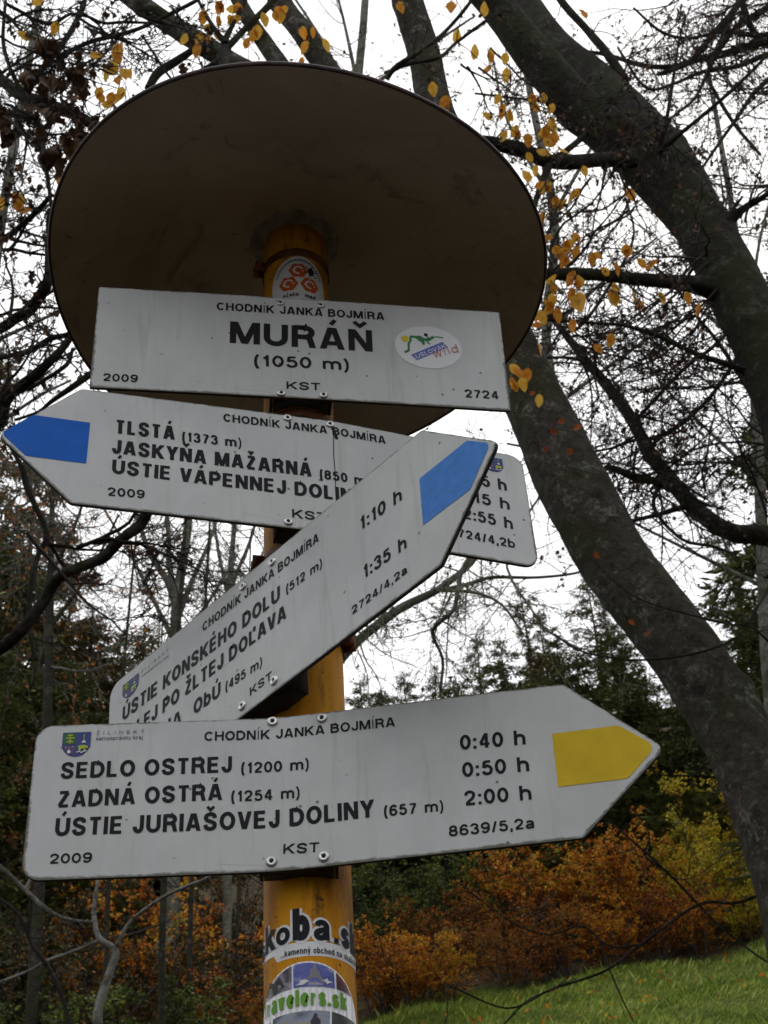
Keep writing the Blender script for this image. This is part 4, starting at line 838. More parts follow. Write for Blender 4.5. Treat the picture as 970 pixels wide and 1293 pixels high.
# bare crown reaching in from the right edge
treeR, tipsR, _ = near_tree('bare tree with a dense web of thin boughs reaching in from the upper right edge', 'bare_tree',
    [(1060, 20, 30, 8), (1090, 150, 40, 8), (1110, 330, 48, 8), (1125, 520, 56, 8)],
    [[(830, 94, 5, 7.6), (850, 88, 6, 7.6), (868, 80, 7, 7.7), (884, 64, 8, 7.8), (918, 24, 8, 7.9), (960, -10, 9, 8), (1060, 20, 14, 8)],
     [(700, 62, 4, 7.6), (760, 68, 5, 7.6), (810, 82, 6, 7.7), (850, 84, 7, 7.7), (884, 74, 9, 7.8), (915, 68, 10, 7.8), (946, 59, 11, 7.9), (990, 50, 13, 8), (1075, 90, 16, 8)],
     [(780, 60, 3, 7.4), (815, 110, 4, 7.5), (850, 106, 4, 7.6), (884, 92, 5, 7.7), (930, 84, 6, 7.8), (985, 70, 9, 8), (1080, 110, 12, 8)],
     [(800, 10, 3, 7.5), (835, 40, 4, 7.6), (870, 48, 4, 7.6), (915, 40, 5, 7.7), (960, 45, 8, 7.9), (1065, 50, 12, 8)],
     [(960, 195, 4, 7.6), (930, 160, 5, 7.7), (905, 120, 5, 7.7), (895, 90, 6, 7.8), (925, 40, 8, 7.9), (985, 0, 9, 8)],
     [(846, 150, 3, 7.4), (880, 120, 4, 7.5), (905, 60, 5, 7.6), (930, 10, 5, 7.7), (940, -50, 6, 8), (1050, -60, 10, 8)],
     [(870, 240, 3, 7.5), (895, 200, 4, 7.6), (930, 150, 5, 7.7), (960, 110, 6, 7.8), (1000, 90, 8, 7.9), (1080, 130, 12, 8)],
     [(930, -40, 8, 7.8), (940, 10, 8, 7.8), (955, 45, 9, 7.9), (980, 60, 12, 8), (1075, 100, 16, 8)]],
    'bark_dark', 41, [(0, 13, .8, 2, d454), (1, 14, .8, 2, d454), (2, 11, .7, 2, d454), (3, 11, .7, 2, d454), (4, 9, .7, 2, d454), (5, 9, .6, 2, d454), (6, 11, .7, 2, d454), (7, 9, .7, 2, d454)], 800, .034, sides=14)
# left hand tree: dark branches with bunches of withered leaves
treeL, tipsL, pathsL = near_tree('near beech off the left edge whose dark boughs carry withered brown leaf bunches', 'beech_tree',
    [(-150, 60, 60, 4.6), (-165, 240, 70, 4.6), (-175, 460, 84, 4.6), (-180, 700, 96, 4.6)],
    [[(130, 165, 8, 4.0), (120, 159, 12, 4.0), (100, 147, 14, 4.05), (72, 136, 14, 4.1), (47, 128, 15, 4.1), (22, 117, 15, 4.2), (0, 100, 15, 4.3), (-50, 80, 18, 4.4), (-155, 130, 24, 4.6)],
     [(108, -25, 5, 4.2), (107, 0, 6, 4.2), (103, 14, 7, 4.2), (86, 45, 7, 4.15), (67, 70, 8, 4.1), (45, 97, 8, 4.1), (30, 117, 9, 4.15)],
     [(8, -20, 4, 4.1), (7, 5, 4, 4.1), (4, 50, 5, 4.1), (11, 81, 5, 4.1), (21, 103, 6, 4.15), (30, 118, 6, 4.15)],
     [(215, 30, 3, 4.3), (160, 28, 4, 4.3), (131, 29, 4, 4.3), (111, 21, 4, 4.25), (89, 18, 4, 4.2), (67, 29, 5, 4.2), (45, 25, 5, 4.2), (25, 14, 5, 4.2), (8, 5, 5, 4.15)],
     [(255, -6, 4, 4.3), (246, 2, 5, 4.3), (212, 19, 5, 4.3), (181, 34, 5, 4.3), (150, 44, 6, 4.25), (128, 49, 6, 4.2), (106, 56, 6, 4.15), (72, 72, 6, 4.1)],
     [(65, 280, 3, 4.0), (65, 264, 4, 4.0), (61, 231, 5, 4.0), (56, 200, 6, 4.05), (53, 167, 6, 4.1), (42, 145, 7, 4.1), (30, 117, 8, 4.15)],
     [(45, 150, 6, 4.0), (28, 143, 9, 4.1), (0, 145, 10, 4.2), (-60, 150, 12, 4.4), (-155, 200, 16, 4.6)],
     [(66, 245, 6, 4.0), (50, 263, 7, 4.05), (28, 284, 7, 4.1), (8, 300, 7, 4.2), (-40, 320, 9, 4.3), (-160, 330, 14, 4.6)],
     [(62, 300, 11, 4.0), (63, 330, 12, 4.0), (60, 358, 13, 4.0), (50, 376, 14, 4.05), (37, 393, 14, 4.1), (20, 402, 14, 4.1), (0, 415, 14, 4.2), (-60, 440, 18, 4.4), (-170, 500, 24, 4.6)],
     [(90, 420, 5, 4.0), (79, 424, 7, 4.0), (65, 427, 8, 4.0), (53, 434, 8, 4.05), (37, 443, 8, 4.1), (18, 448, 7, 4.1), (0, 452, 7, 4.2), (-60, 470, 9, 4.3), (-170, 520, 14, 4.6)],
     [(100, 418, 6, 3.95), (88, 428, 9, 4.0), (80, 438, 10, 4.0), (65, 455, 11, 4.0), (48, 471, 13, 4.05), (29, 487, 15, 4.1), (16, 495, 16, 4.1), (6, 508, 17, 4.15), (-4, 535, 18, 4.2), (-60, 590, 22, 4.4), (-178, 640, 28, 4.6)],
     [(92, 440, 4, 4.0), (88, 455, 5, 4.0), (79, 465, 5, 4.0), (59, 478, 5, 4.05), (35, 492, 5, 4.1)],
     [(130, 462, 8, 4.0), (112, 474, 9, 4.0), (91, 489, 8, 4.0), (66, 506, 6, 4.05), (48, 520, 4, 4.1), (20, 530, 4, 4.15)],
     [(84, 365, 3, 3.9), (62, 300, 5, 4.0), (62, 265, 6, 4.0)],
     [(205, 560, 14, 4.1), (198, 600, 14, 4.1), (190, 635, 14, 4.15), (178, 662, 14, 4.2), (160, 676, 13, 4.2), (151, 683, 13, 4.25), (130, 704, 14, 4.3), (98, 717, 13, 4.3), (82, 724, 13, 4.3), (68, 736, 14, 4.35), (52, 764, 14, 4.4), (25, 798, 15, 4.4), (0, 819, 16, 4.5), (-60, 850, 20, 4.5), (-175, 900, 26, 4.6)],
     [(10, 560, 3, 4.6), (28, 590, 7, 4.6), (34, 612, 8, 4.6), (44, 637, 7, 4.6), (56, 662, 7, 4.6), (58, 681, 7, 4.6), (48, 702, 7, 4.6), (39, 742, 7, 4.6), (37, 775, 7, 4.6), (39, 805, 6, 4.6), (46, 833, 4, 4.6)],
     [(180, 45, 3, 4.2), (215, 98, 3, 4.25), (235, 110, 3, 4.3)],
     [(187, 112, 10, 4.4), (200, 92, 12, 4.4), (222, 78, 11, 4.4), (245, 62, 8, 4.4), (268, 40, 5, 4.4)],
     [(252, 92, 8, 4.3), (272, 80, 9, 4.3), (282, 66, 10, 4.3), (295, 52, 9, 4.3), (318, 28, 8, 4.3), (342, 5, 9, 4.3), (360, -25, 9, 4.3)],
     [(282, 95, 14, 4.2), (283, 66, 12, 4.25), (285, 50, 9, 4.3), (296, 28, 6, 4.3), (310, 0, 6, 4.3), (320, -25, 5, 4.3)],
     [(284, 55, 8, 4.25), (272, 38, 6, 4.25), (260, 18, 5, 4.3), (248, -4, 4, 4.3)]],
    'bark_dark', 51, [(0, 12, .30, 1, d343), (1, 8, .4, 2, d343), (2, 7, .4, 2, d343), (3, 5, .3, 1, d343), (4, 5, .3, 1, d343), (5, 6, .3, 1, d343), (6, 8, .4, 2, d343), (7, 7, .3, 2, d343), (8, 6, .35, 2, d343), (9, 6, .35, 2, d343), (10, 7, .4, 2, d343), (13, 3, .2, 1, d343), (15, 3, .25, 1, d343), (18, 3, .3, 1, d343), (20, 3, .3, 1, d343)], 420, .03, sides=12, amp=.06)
def lattice(root, starts, seed, mat='twig', name='twigs', leaf_n=0, ls=.035):
    r = np.random.default_rng(seed); tw = MB(); tips = []
    for (x, y, ax, ay, Y, n, L) in starts:
        for k in range(n):
            p = at(x+r.normal(0, 14), y+r.normal(0, 14), Y+r.normal(0, .25)); d = unit(ax*cx-ay*cy+r.normal(0, .28, 3))
            grow(tw, p, d, L*r.uniform(.6, 1.3), .0095, 3, r, tips, .17, .0, (25, 65), (3, 3, 4), 0, (.4, .7), .0022)
    shift(tw, root).build(name, M[mat], root, kind='stuff')
    if leaf_n: lf = MB(); scatter(tips, r, lf, leaf_n, ls, fold=.5, slim=.75); shift(lf, root).build('withered_leaves', M['withered'], root, kind='stuff')
lattice(treeR, [(985, 40, -1, .1, 7.8, 6, 1.2), (985, 130, -1, .15, 7.6, 5, 1.2), (940, -10, -.6, .8, 7.7, 5, 1.1), (985, 240, -1, .3, 7.4, 4, .9), (880, -10, -.5, 1, 7.6, 4, 1.0)], 501, leaf_n=500, ls=.032)
lattice(treeF, [(985, 470, -1, .25, 7.2, 5, 1.4), (985, 560, -1, -.1, 7.1, 5, 1.3), (900, 400, -.8, .7, 7.1, 5, 1.2), (730, 420, .3, 1, 7.3, 4, 1.1), (880, 640, -.9, -.5, 7.3, 4, 1.1), (975, 640, -.6, -.8, 7.3, 4, 1.0), (800, 540, -.4, .8, 7.3, 4, .9)], 502, leaf_n=350, ls=.032)
lattice(treeA, [(690, 345, .5, -.8, 5.8, 4, .8), (800, 250, -.6, .6, 6.0, 4, .9), (885, 330, -.9, .2, 6.1, 5, 1.0), (760, 200, -.3, .9, 5.9, 3, .7), (600, 60, .6, .8, 5.7, 4, .7), (910, 370, -.8, .6, 6.2, 4, .8), (930, 280, .5, -.9, 6.1, 3, .7)], 503, leaf_n=600, ls=.028)
lattice(treeL, [(0, 100, .8, -.5, 4.2, 4, .55), (0, 150, .7, .6, 4.2, 4, .5), (0, 300, .9, .1, 4.2, 4, .5), (0, 420, .9, -.3, 4.2, 4, .5), (100, 20, .6, .5, 4.3, 4, .5), (0, 20, .9, .3, 4.3, 4, .6), (200, 20, .5, .6, 4.3, 3, .4), (20, 500, .6, -.5, 4.2, 3, .4), (120, 700, .5, -.3, 4.3, 3, .5), (40, 680, .7, .4, 4.5, 3, .5)], 504, leaf_n=350, ls=.03)
rng = np.random.default_rng(5)
LY = [(48, 4), (147, 68), (145, 83), (132, 95), (126, 119), (136, 131), (145, 126), (153, 118), (272, 222, -1), (357, 12), (325, 42), (293, 12), (642, 148), (649, 166), (684, 168), (642, 95), (618, 73), (686, 125), (686, 192), (738, 216), (665, 222), (676, 216), (637, 75), (681, 506), (20, 264, -1), (614, 148), (733, 385), (834, 378), (628, 110, -1)]
LO = [(33, 265), (77, 227), (72, 236, -1), (277, 10), (260, 50), (273, 28), (250, 65), (381, 80), (396, 41), (383, 42), (353, 17), (313, 54), (506, 9), (562, 132), (570, 12), (667, 178), (693, 240), (673, 127), (810, 332), (713, 332), (703, 318), (728, 300), (745, 328), (700, 366), (773, 374), (878, 390), (868, 377), (690, 388), (677, 412), (724, 412), (705, 398), (755, 441), (683, 441), (666, 474), (650, 487), (770, 430), (792, 318), (735, 20), (797, 246), (690, 300), (722, 372), (655, 470), (320, 45), (152, 60)]
for cx_, cy_, k_ in ((275, 25, 5), (355, 30, 3), (140, 125, 3), (40, 260, 2), (640, 160, 4), (680, 180, 5), (735, 372, 5), (710, 325, 7), (690, 400, 5), (665, 480, 3), (770, 372, 3), (610, 70, 3), (740, 225, 2), (255, 55, 3), (560, 128, 2), (800, 325, 2), (690, 240, 3), (45, 8, 2), (150, 90, 4), (130, 70, 2), (310, 15, 3), (395, 60, 2), (660, 140, 4), (700, 170, 3), (715, 350, 4), (760, 330, 3), (800, 370, 2), (600, 30, 2), (700, 260, 3), (20, 250, 2)):
    for _ in range(k_): (LY if rng.random() < .6 else LO).append((cx_+rng.normal(0, 13), cy_+rng.normal(0, 13)))
for t in LY+LO:
    if len(t) == 3: continue
    x, y = t; k = 'y' if t in LY else 'o'; left = x < 480; near = 600 < x < 700 and y > 430
    big = {(733, 385): 34, (562, 132): 24, (147, 68): 20, (834, 378): 20}.get(t, rng.uniform(15, 22))
    add_leaf(x, y, big, k, 4.0 if left and x < 200 else 4.3 if left else 5.5 if near else 5.6, treeL if left and x < 200 else treeB if (x < 600 or near) else treeA, rng, 270 if rng.random() < .6 else None)
for x, y in ((700, 545), (720, 570), (730, 540), (798, 786), (662, 478), (708, 533), (672, 497), (690, 568), (815, 800), (755, 700)): add_leaf(x, y, rng.uniform(8, 13), 'r', 5.62, treeB, rng)
for k in range(62):                                   # withered bunches along the upper left bough
    c = [(62, 60), (95, 90), (100, 110), (60, 105), (75, 140), (45, 150), (40, 175), (20, 160), (80, 190), (70, 195), (110, 155), (55, 120), (95, 165), (5, 150), (85, 120), (12, 180), (40, 95)][k % 17]
    add_leaf(c[0]+rng.normal(0, 7), c[1]+rng.normal(0, 8), rng.uniform(15, 32), 'd', 4.0+rng.normal(0, .05), treeL, rng, 270)
for x, y in ((40, 48), (135, 22), (128, 20), (115, 44), (118, 95), (25, 40), (143, 85), (42, 348), (55, 360), (35, 360), (40, 440), (32, 445), (22, 455), (4, 275), (8, 300), (40, 355), (27, 213), (39, 229), (47, 238), (100, 480), (45, 310), (55, 300), (62, 320), (232, 88), (190, 72)): add_leaf(x, y, rng.uniform(9, 18), 'd', 4.0, treeL, rng, 270)
for (root, paths, tips) in ((treeA, pathsA, tipsA), (treeB, pathsB, tipsB), (treeL, pathsL, tipsL)):
    anchors = np.concatenate([Q for Q, q in paths]+([np.array([t[0] for t in tips[::3]])] if tips else [])); tw = MB()
    for p, ey in STALK.get(root.name, []):
        d = np.linalg.norm(anchors-p, axis=1); j = int(np.argmin(d+rng.uniform(0, .06, len(d)))); a = anchors[j]
        if d[j] > .75: continue
        mid = (p+a)/2+rng.normal(0, .03, 3)+np.array([0, 0, .12*d[j]]); q = smooth_path([p, p-ey*.02, mid, a], 4); tw.tube(q, np.linspace(.0016, .0035, len(q)), 3)
    if tw.n: shift(tw, root).build('leaf_twigs', M['twig'], root, kind='stuff')
# thin foreground stems at the lower edge
treeN, _, _ = near_tree('pale dead forked sapling at the lower left', 'dead_sapling',
    [(124, 1112, 4, 8), (119, 1152, 6, 8), (125, 1183, 7, 8), (145, 1199, 8, 8), (141, 1220, 9, 8), (132, 1250, 10, 8), (124, 1275, 11, 8), (122, 1310, 13, 8)],
    [[(270, 1104, 2, 7.9), (253, 1112, 3, 7.9), (217, 1127, 3.5, 7.9), (188, 1145, 4, 7.95), (162, 1167, 5, 8), (148, 1194, 6, 8)],
     [(-20, 1080, 4, 7.8), (0, 1094, 5, 7.8), (32, 1123, 5, 7.9), (61, 1149, 5, 7.9), (87, 1161, 5, 7.95), (119, 1165, 5, 8)],
     [(-10, 1244, 3, 7.9), (36, 1226, 3, 7.9), (61, 1212, 3, 7.9), (95, 1200, 3, 8), (124, 1188, 4, 8)],
     [(45, 1090, 2, 7.9), (38, 1112, 3, 7.9), (32, 1123, 4, 7.9)]], 'bark_pale', 61, [(0, 4, .3, 1, d343), (1, 4, .3, 1, d343), (2, 3, .2, 1, d343)], 0, sides=10, amp=.12)
near_tree('thin dark crooked sapling at the lower left corner', 'sapling',
    [(-10, 1128, 3, 7.4), (11, 1143, 4, 7.4), (29, 1163, 5, 7.4), (40, 1192, 5, 7.4), (58, 1217, 6, 7.4), (76, 1253, 6, 7.4), (90, 1300, 7, 7.4)],
    [[(38, 1130, 2, 7.4), (38, 1160, 3, 7.4), (37, 1185, 3, 7.4)]], 'bark_dark', 63, [(0, 2, .2, 1, d343), (-1, 5, .3, 1, d343)], 0, sides=8)
near_tree('leafless low branch crossing in front of the meadow at the lower right', 'bare_tree',
    [(1060, 1120, 6, 6.2), (1100, 1200, 12, 6.2), (1120, 1300, 16, 6.2)],
    [[(560, 1240, 1.6, 6.0), (580, 1250, 2.4, 6.0), (642, 1273, 2.6, 6.0), (697, 1249, 3.2, 6.0), (764, 1226, 3.4, 6.05), (809, 1193, 3.8, 6.1), (881, 1143, 4, 6.1), (930, 1140, 4, 6.15), (975, 1128, 5, 6.2), (1070, 1130, 7, 6.2)],
     [(740, 1015, 1.6, 6.0), (786, 1051, 2.6, 6.0), (842, 1101, 3.2, 6.05), (881, 1141, 3.6, 6.1), (914, 1174, 3, 6.1), (960, 1209, 2.4, 6.1), (1000, 1230, 2, 6.1)],
     [(815, 1035, 1.5, 6), (820, 1060, 2, 6), (815, 1080, 2.2, 6.05), (842, 1101, 2.8, 6.05)],
     [(560, 1100, 1.2, 6), (640, 1160, 2, 6), (690, 1180, 2, 6), (735, 1170, 2.2, 6.05), (770, 1195, 2.4, 6.05), (809, 1193, 3, 6.1)],
     [(600, 1340, 2, 6), (640, 1290, 2.4, 6), (665, 1265, 2.6, 6), (700, 1248, 3, 6)],
     [(800, 1290, 1.5, 6), (785, 1260, 2, 6), (770, 1225, 2.4, 6.05)],
     [(828, 979, 2, 6.0), (880, 980, 2.6, 6.05), (930, 984, 2.8, 6.1), (990, 985, 4, 6.15), (1080, 1140, 8, 6.2)],
     [(700, 800, 1.5, 5.6), (733, 822, 2.2, 5.6), (783, 832, 2.6, 5.6), (817, 833, 3, 5.6), (868, 827, 3.4, 5.6), (910, 815, 3.4, 5.6), (940, 795, 3.6, 5.65), (962, 757, 4, 5.7), (1000, 720, 6, 5.9), (1060, 900, 8, 6.1), (1080, 1140, 9, 6.2)],
     [(740, 700, 1.5, 5.5), (800, 752, 2.2, 5.5), (868, 775, 2.5, 5.5), (920, 788, 2.6, 5.6), (960, 800, 3, 5.7), (1050, 900, 6, 6)]],
    'bark_dark', 65, [(0, 5, .25, 1, d343), (1, 4, .25, 1, d343), (3, 4, .2, 1, d343), (6, 3, .2, 1, d343), (8, 4, .25, 1, d343)], 0, sides=8)
# ---------------------------------------------------------------- bare trees in the middle distance
def bare_tree(label, trunk, limbs, Ybase, seed, mat='bark_hazed', tm='twig_hazed', tw=14, L=1.3, leaf_n=150, lvl=2, dens=(4, 5, 4), name='bare_tree', minr=.004, leafm='withered'):
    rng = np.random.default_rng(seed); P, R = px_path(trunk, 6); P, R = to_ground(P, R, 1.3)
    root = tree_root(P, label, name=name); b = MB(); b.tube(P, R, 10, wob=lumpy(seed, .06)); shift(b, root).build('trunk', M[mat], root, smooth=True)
    tips = []; t = MB()
    for Lb in limbs:
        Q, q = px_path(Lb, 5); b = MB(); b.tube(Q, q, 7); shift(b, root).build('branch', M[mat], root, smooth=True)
        sprout(t, Q, q, rng, tips, tw, L, lvl, .1, 1, .14, dens, .02, minr=minr)
    sprout(t, P[:len(P)//2], R[:len(P)//2], rng, tips, tw, L*1.1, lvl, 0, 1, .14, dens, .02, minr=minr)
    shift(t, root).build('twigs', M[tm], root, kind='stuff')
    if leaf_n: lf = MB(); scatter(tips, rng, lf, leaf_n, .06); shift(lf, root).build('withered_leaves', M[leafm], root, kind='stuff')
    return root
bare_tree('bare grey tree with forked stem between the left plate and the tilted plate', [(240, 600, 7, 20), (238, 661, 10, 20), (231, 710, 12, 20), (224, 760, 14, 20), (221, 810, 15, 20), (221, 900, 16, 20)],
    [[(150, 590, 4, 19.8), (172, 650, 6, 19.8), (190, 700, 7, 19.9), (212, 735, 9, 20), (222, 770, 10, 20)], [(206, 610, 4, 20), (212, 665, 6, 20), (214, 712, 8, 20), (222, 760, 9, 20)],
     [(280, 640, 3, 20), (262, 690, 5, 20), (240, 740, 7, 20), (225, 780, 8, 20)], [(130, 640, 3, 20), (165, 700, 4, 20), (200, 770, 6, 20), (220, 810, 8, 20)], [(300, 700, 3, 20), (270, 750, 4, 20), (235, 800, 6, 20)]], 20, 71, tw=13, leaf_n=200)
bare_tree('slim bare tree just left of the post below the second plate', [(300, 590, 4, 22), (296, 661, 6, 22), (290, 740, 8, 22), (288, 820, 9, 22), (288, 900, 10, 22)],
    [[(330, 600, 3, 22), (320, 670, 4, 22), (292, 740, 6, 22)], [(265, 620, 3, 22), (275, 690, 4, 22), (289, 760, 6, 22)], [(340, 680, 3, 22), (315, 740, 4, 22), (290, 800, 6, 22)]], 22, 72, tw=13, leaf_n=200)
bare_tree('bare tree at the far left with thin upright boughs behind the dark bough', [(70, 560, 5, 17), (66, 640, 7, 17), (64, 730, 9, 17), (62, 820, 11, 17), (60, 900, 12, 17)],
    [[(120, 570, 3, 17), (100, 650, 4, 17), (68, 720, 6, 17)], [(20, 540, 3, 17), (40, 620, 4, 17), (64, 700, 6, 17)], [(150, 650, 3, 17), (115, 720, 4, 17), (66, 790, 6, 17)], [(10, 640, 3, 17), (30, 700, 4, 17), (62, 780, 6, 17)]], 17, 73, mat='bark_dark', tw=11, leaf_n=900, leafm='bush_rust')
bare_tree('pale arching bare tree right of the post under the hidden plate', [(640, 600, 5, 13), (610, 690, 7, 13), (560, 740, 9, 13), (500, 772, 11, 13), (434, 828, 12, 13), (398, 900, 13, 13), (390, 1000, 15, 13), (388, 1150, 16, 13), (390, 1300, 17, 13)],
    [[(760, 705, 3, 12.8), (733, 722, 3.5, 12.8), (679, 729, 4, 12.8), (622, 729, 5, 12.9), (590, 738, 6, 12.9), (560, 745, 7, 13)],
     [(660, 800, 3, 12.6), (634, 764, 3.5, 12.7), (602, 749, 4, 12.8), (560, 745, 6, 13)], [(520, 650, 3, 13), (510, 710, 4, 13), (480, 785, 6, 13)], [(450, 720, 3, 13), (455, 770, 4, 13), (440, 822, 6, 13)],
     [(620, 640, 4, 12), (600, 690, 6, 12), (583, 722, 6, 12), (578, 749, 6, 12), (572, 771, 6, 12), (556, 785, 6, 12.2), (546, 800, 5, 12.4), (559, 833, 4, 12.6), (556, 873, 4, 12.8)],
     [(700, 600, 3, 12), (640, 700, 3.5, 12), (671, 769, 3, 12), (694, 798, 3, 12), (733, 820, 3, 12)]], 13, 74, tm='twig_green', tw=12, L=.9, leaf_n=120, minr=.003)
bare_tree('bare tree behind the roof whose fine twigs fill the sky right of it', [(640, -40, 6, 12), (670, 120, 9, 12), (700, 280, 12, 12), (690, 430, 13, 12), (720, 560, 15, 12), (790, 690, 17, 12), (880, 830, 18, 12), (950, 960, 18, 12), (1010, 1140, 18, 12)],
    [[(620, 60, 3, 12), (640, 150, 4, 12), (690, 240, 6, 12)], [(800, 60, 3, 12), (760, 160, 4, 12), (700, 270, 6, 12)], [(830, 300, 3, 12), (780, 340, 4, 12), (712, 400, 6, 12)], [(860, 400, 3, 12), (800, 440, 4, 12), (718, 500, 6, 12)], [(610, 250, 3, 12), (650, 310, 4, 12), (710, 370, 6, 12)], [(640, 560, 3, 12), (680, 570, 4, 12), (722, 600, 6, 12)]], 12, 75, tw=9, L=1.0, leaf_n=700, minr=.0028)
bare_tree('bare tree at the right edge with twigs across the gap between the trunks', [(900, 120, 6, 13), (930, 300, 9, 13), (950, 460, 12, 13), (960, 620, 15, 13), (965, 760, 17, 13)],
    [[(820, 330, 3, 13), (870, 380, 4, 13), (948, 440, 6, 13)], [(830, 480, 3, 13), (880, 530, 4, 13), (955, 600, 6, 13)], [(760, 640, 3, 13), (840, 680, 4, 13), (962, 740, 6, 13)], [(990, 200, 3, 13), (960, 300, 4, 13), (945, 420, 6, 13)], [(850, 150, 3, 13), (890, 230, 4, 13), (930, 310, 6, 13)]], 13, 76, tw=10, L=1.0, leaf_n=600, minr=.003)
bare_tree('bare tree over the upper left corner with a lattice of thin grey twigs', [(60, -60, 6, 11), (40, 60, 9, 11), (15, 200, 12, 11), (-10, 360, 16, 11), (-20, 520, 20, 11)],
    [[(170, 20, 3, 11), (120, 80, 4, 11), (40, 130, 6, 11)], [(100, 230, 3, 11), (60, 260, 4, 11), (5, 300, 6, 11)], [(100, 380, 3, 11), (60, 400, 4, 11), (-5, 430, 6, 11)], [(-20, 60, 3, 11), (0, 130, 4, 11), (15, 200, 6, 11)], [(90, 480, 3, 11), (50, 500, 4, 11), (-10, 540, 6, 11)]], 11, 77, tw=9, L=.9, leaf_n=500, minr=.0028)
bare_tree('bare tree above the roof with sparse twigs at the top edge', [(470, -200, 6, 12), (465, -60, 8, 12), (450, 120, 12, 12), (420, 300, 13, 12), (385, 600, 13, 12), (386, 900, 13, 12), (388, 1200, 13, 12), (390, 1330, 13, 12)],
    [[(420, -30, 3, 12), (435, 30, 4, 12), (452, 110, 6, 12)], [(600, 20, 3, 12), (540, 60, 4, 12), (452, 120, 6, 12)], [(360, -20, 3, 12), (400, 40, 4, 12), (450, 130, 6, 12)]], 12, 78, tw=6, L=.8, leaf_n=100, minr=.0025)
# ---------------------------------------------------------------- conifers
def conifer_mesh(name, H, seed, nm, mats, droop=.25, dens=1.0, sparse=0):
    rng = np.random.default_rng(seed); b = MB(); t = MB(); z = np.linspace(-.4, H, 10)
    t.tube([(0.04*math.sin(q), 0.04*math.cos(q*1.3), q) for q in z], np.maximum(.016*H*(1-z/H), .01), 8)
    C = []; A = []; S_ = []
    nb = int(H*9*dens)
    for i in range(nb):
        f = (i+rng.random())/nb; hz = H*(.06+.93*f); L = H*.24*(1-f)**.8*rng.uniform(.65, 1.2)+.12; th = i*2.399+rng.normal(0, .3)
        d = np.array([math.cos(th), math.sin(th), 0]); s = np.linspace(0, 1, 7); up = .10+.25*f
        Q = np.array([np.array([0, 0, hz])+d*L*q+np.array([0, 0, L*(up*q-droop*(1.3)*q*q)]) for q in s]); t.tube(Q, .012*L*(1-s)+.006, 3)
        if rng.random() < sparse: continue
        n = int(24+46*L); u = rng.random(n)**.8; k = np.minimum((u*6).astype(int), 5); p = Q[k]+(Q[k+1]-Q[k])*(u*6-k)[:, None]
        sd = np.where(rng.random(n) < .5, -1, 1)[:, None]*np.array([-d[1], d[0], 0]); a = unit(d*rng.uniform(.2, 1, (n, 1))+sd*rng.uniform(.2, 1, (n, 1))+np.array([0, 0, -.35])*rng.uniform(-.4, 1.6, (n, 1)))
        C.append(p); A.append(a); S_.append((.16+.26*L*(1-u*.6))*rng.uniform(.5, 1.1, n))
    C = np.concatenate(C); A = np.concatenate(A); S_ = np.concatenate(S_)[:, None]*.62; n = len(C)
    for rep in range(2):
        a = unit(A+rng.normal(0, .3, (n, 3))); w = unit(np.cross(a, rng.normal(0, .5, (n, 3))+np.array([0, 0, 1])))*S_*rng.uniform(.07, .17, (n, 1)); c = C+rng.normal(0, .05, (n, 3))
        V = np.stack([c, c+a*S_*.4+w, c+a*S_, c+a*S_*.45-w], 1); i = b.verts(V); b.quads(np.arange(n*4).reshape(-1, 4)+i)
    return t.mesh('trunk', M['bark_dark'], True), b.mesh('foliage', mats)
CON = [conifer_mesh('a', 10, 1, 0, M['needle']), conifer_mesh('b', 10, 2, 0, M['needle'], .35, 1.1, .1), conifer_mesh('c', 10, 3, 0, M['needle'], .15, .9, .25)]
def conifer(x, y, Y, H, label, k=0, mat='needle', rz=0, group='conifers on the slope', name='spruce_tree', sxy=1.0):
    """tree whose tip is seen at photo pixel x, y"""
    p = at(x, y, Y); g = float(ground_z(p[0], p[1])); H = p[2]-g if H is None else H
    e = empty(name, (p[0], p[1], g), label, 'conifer', group); e.rotation_euler = (0, 0, rz); e.scale = (H/10*sxy, H/10*sxy, H/10)
    for m_, nm in zip(CON[k], ('trunk', 'foliage')):
        o = bpy.data.objects.new(nm, m_); COL.objects.link(o); o.parent = e
        if nm == 'foliage':
            o['kind'] = 'stuff'; o.material_slots[0].link = 'OBJECT'; o.material_slots[0].material = M[mat]
rng = np.random.default_rng(77)
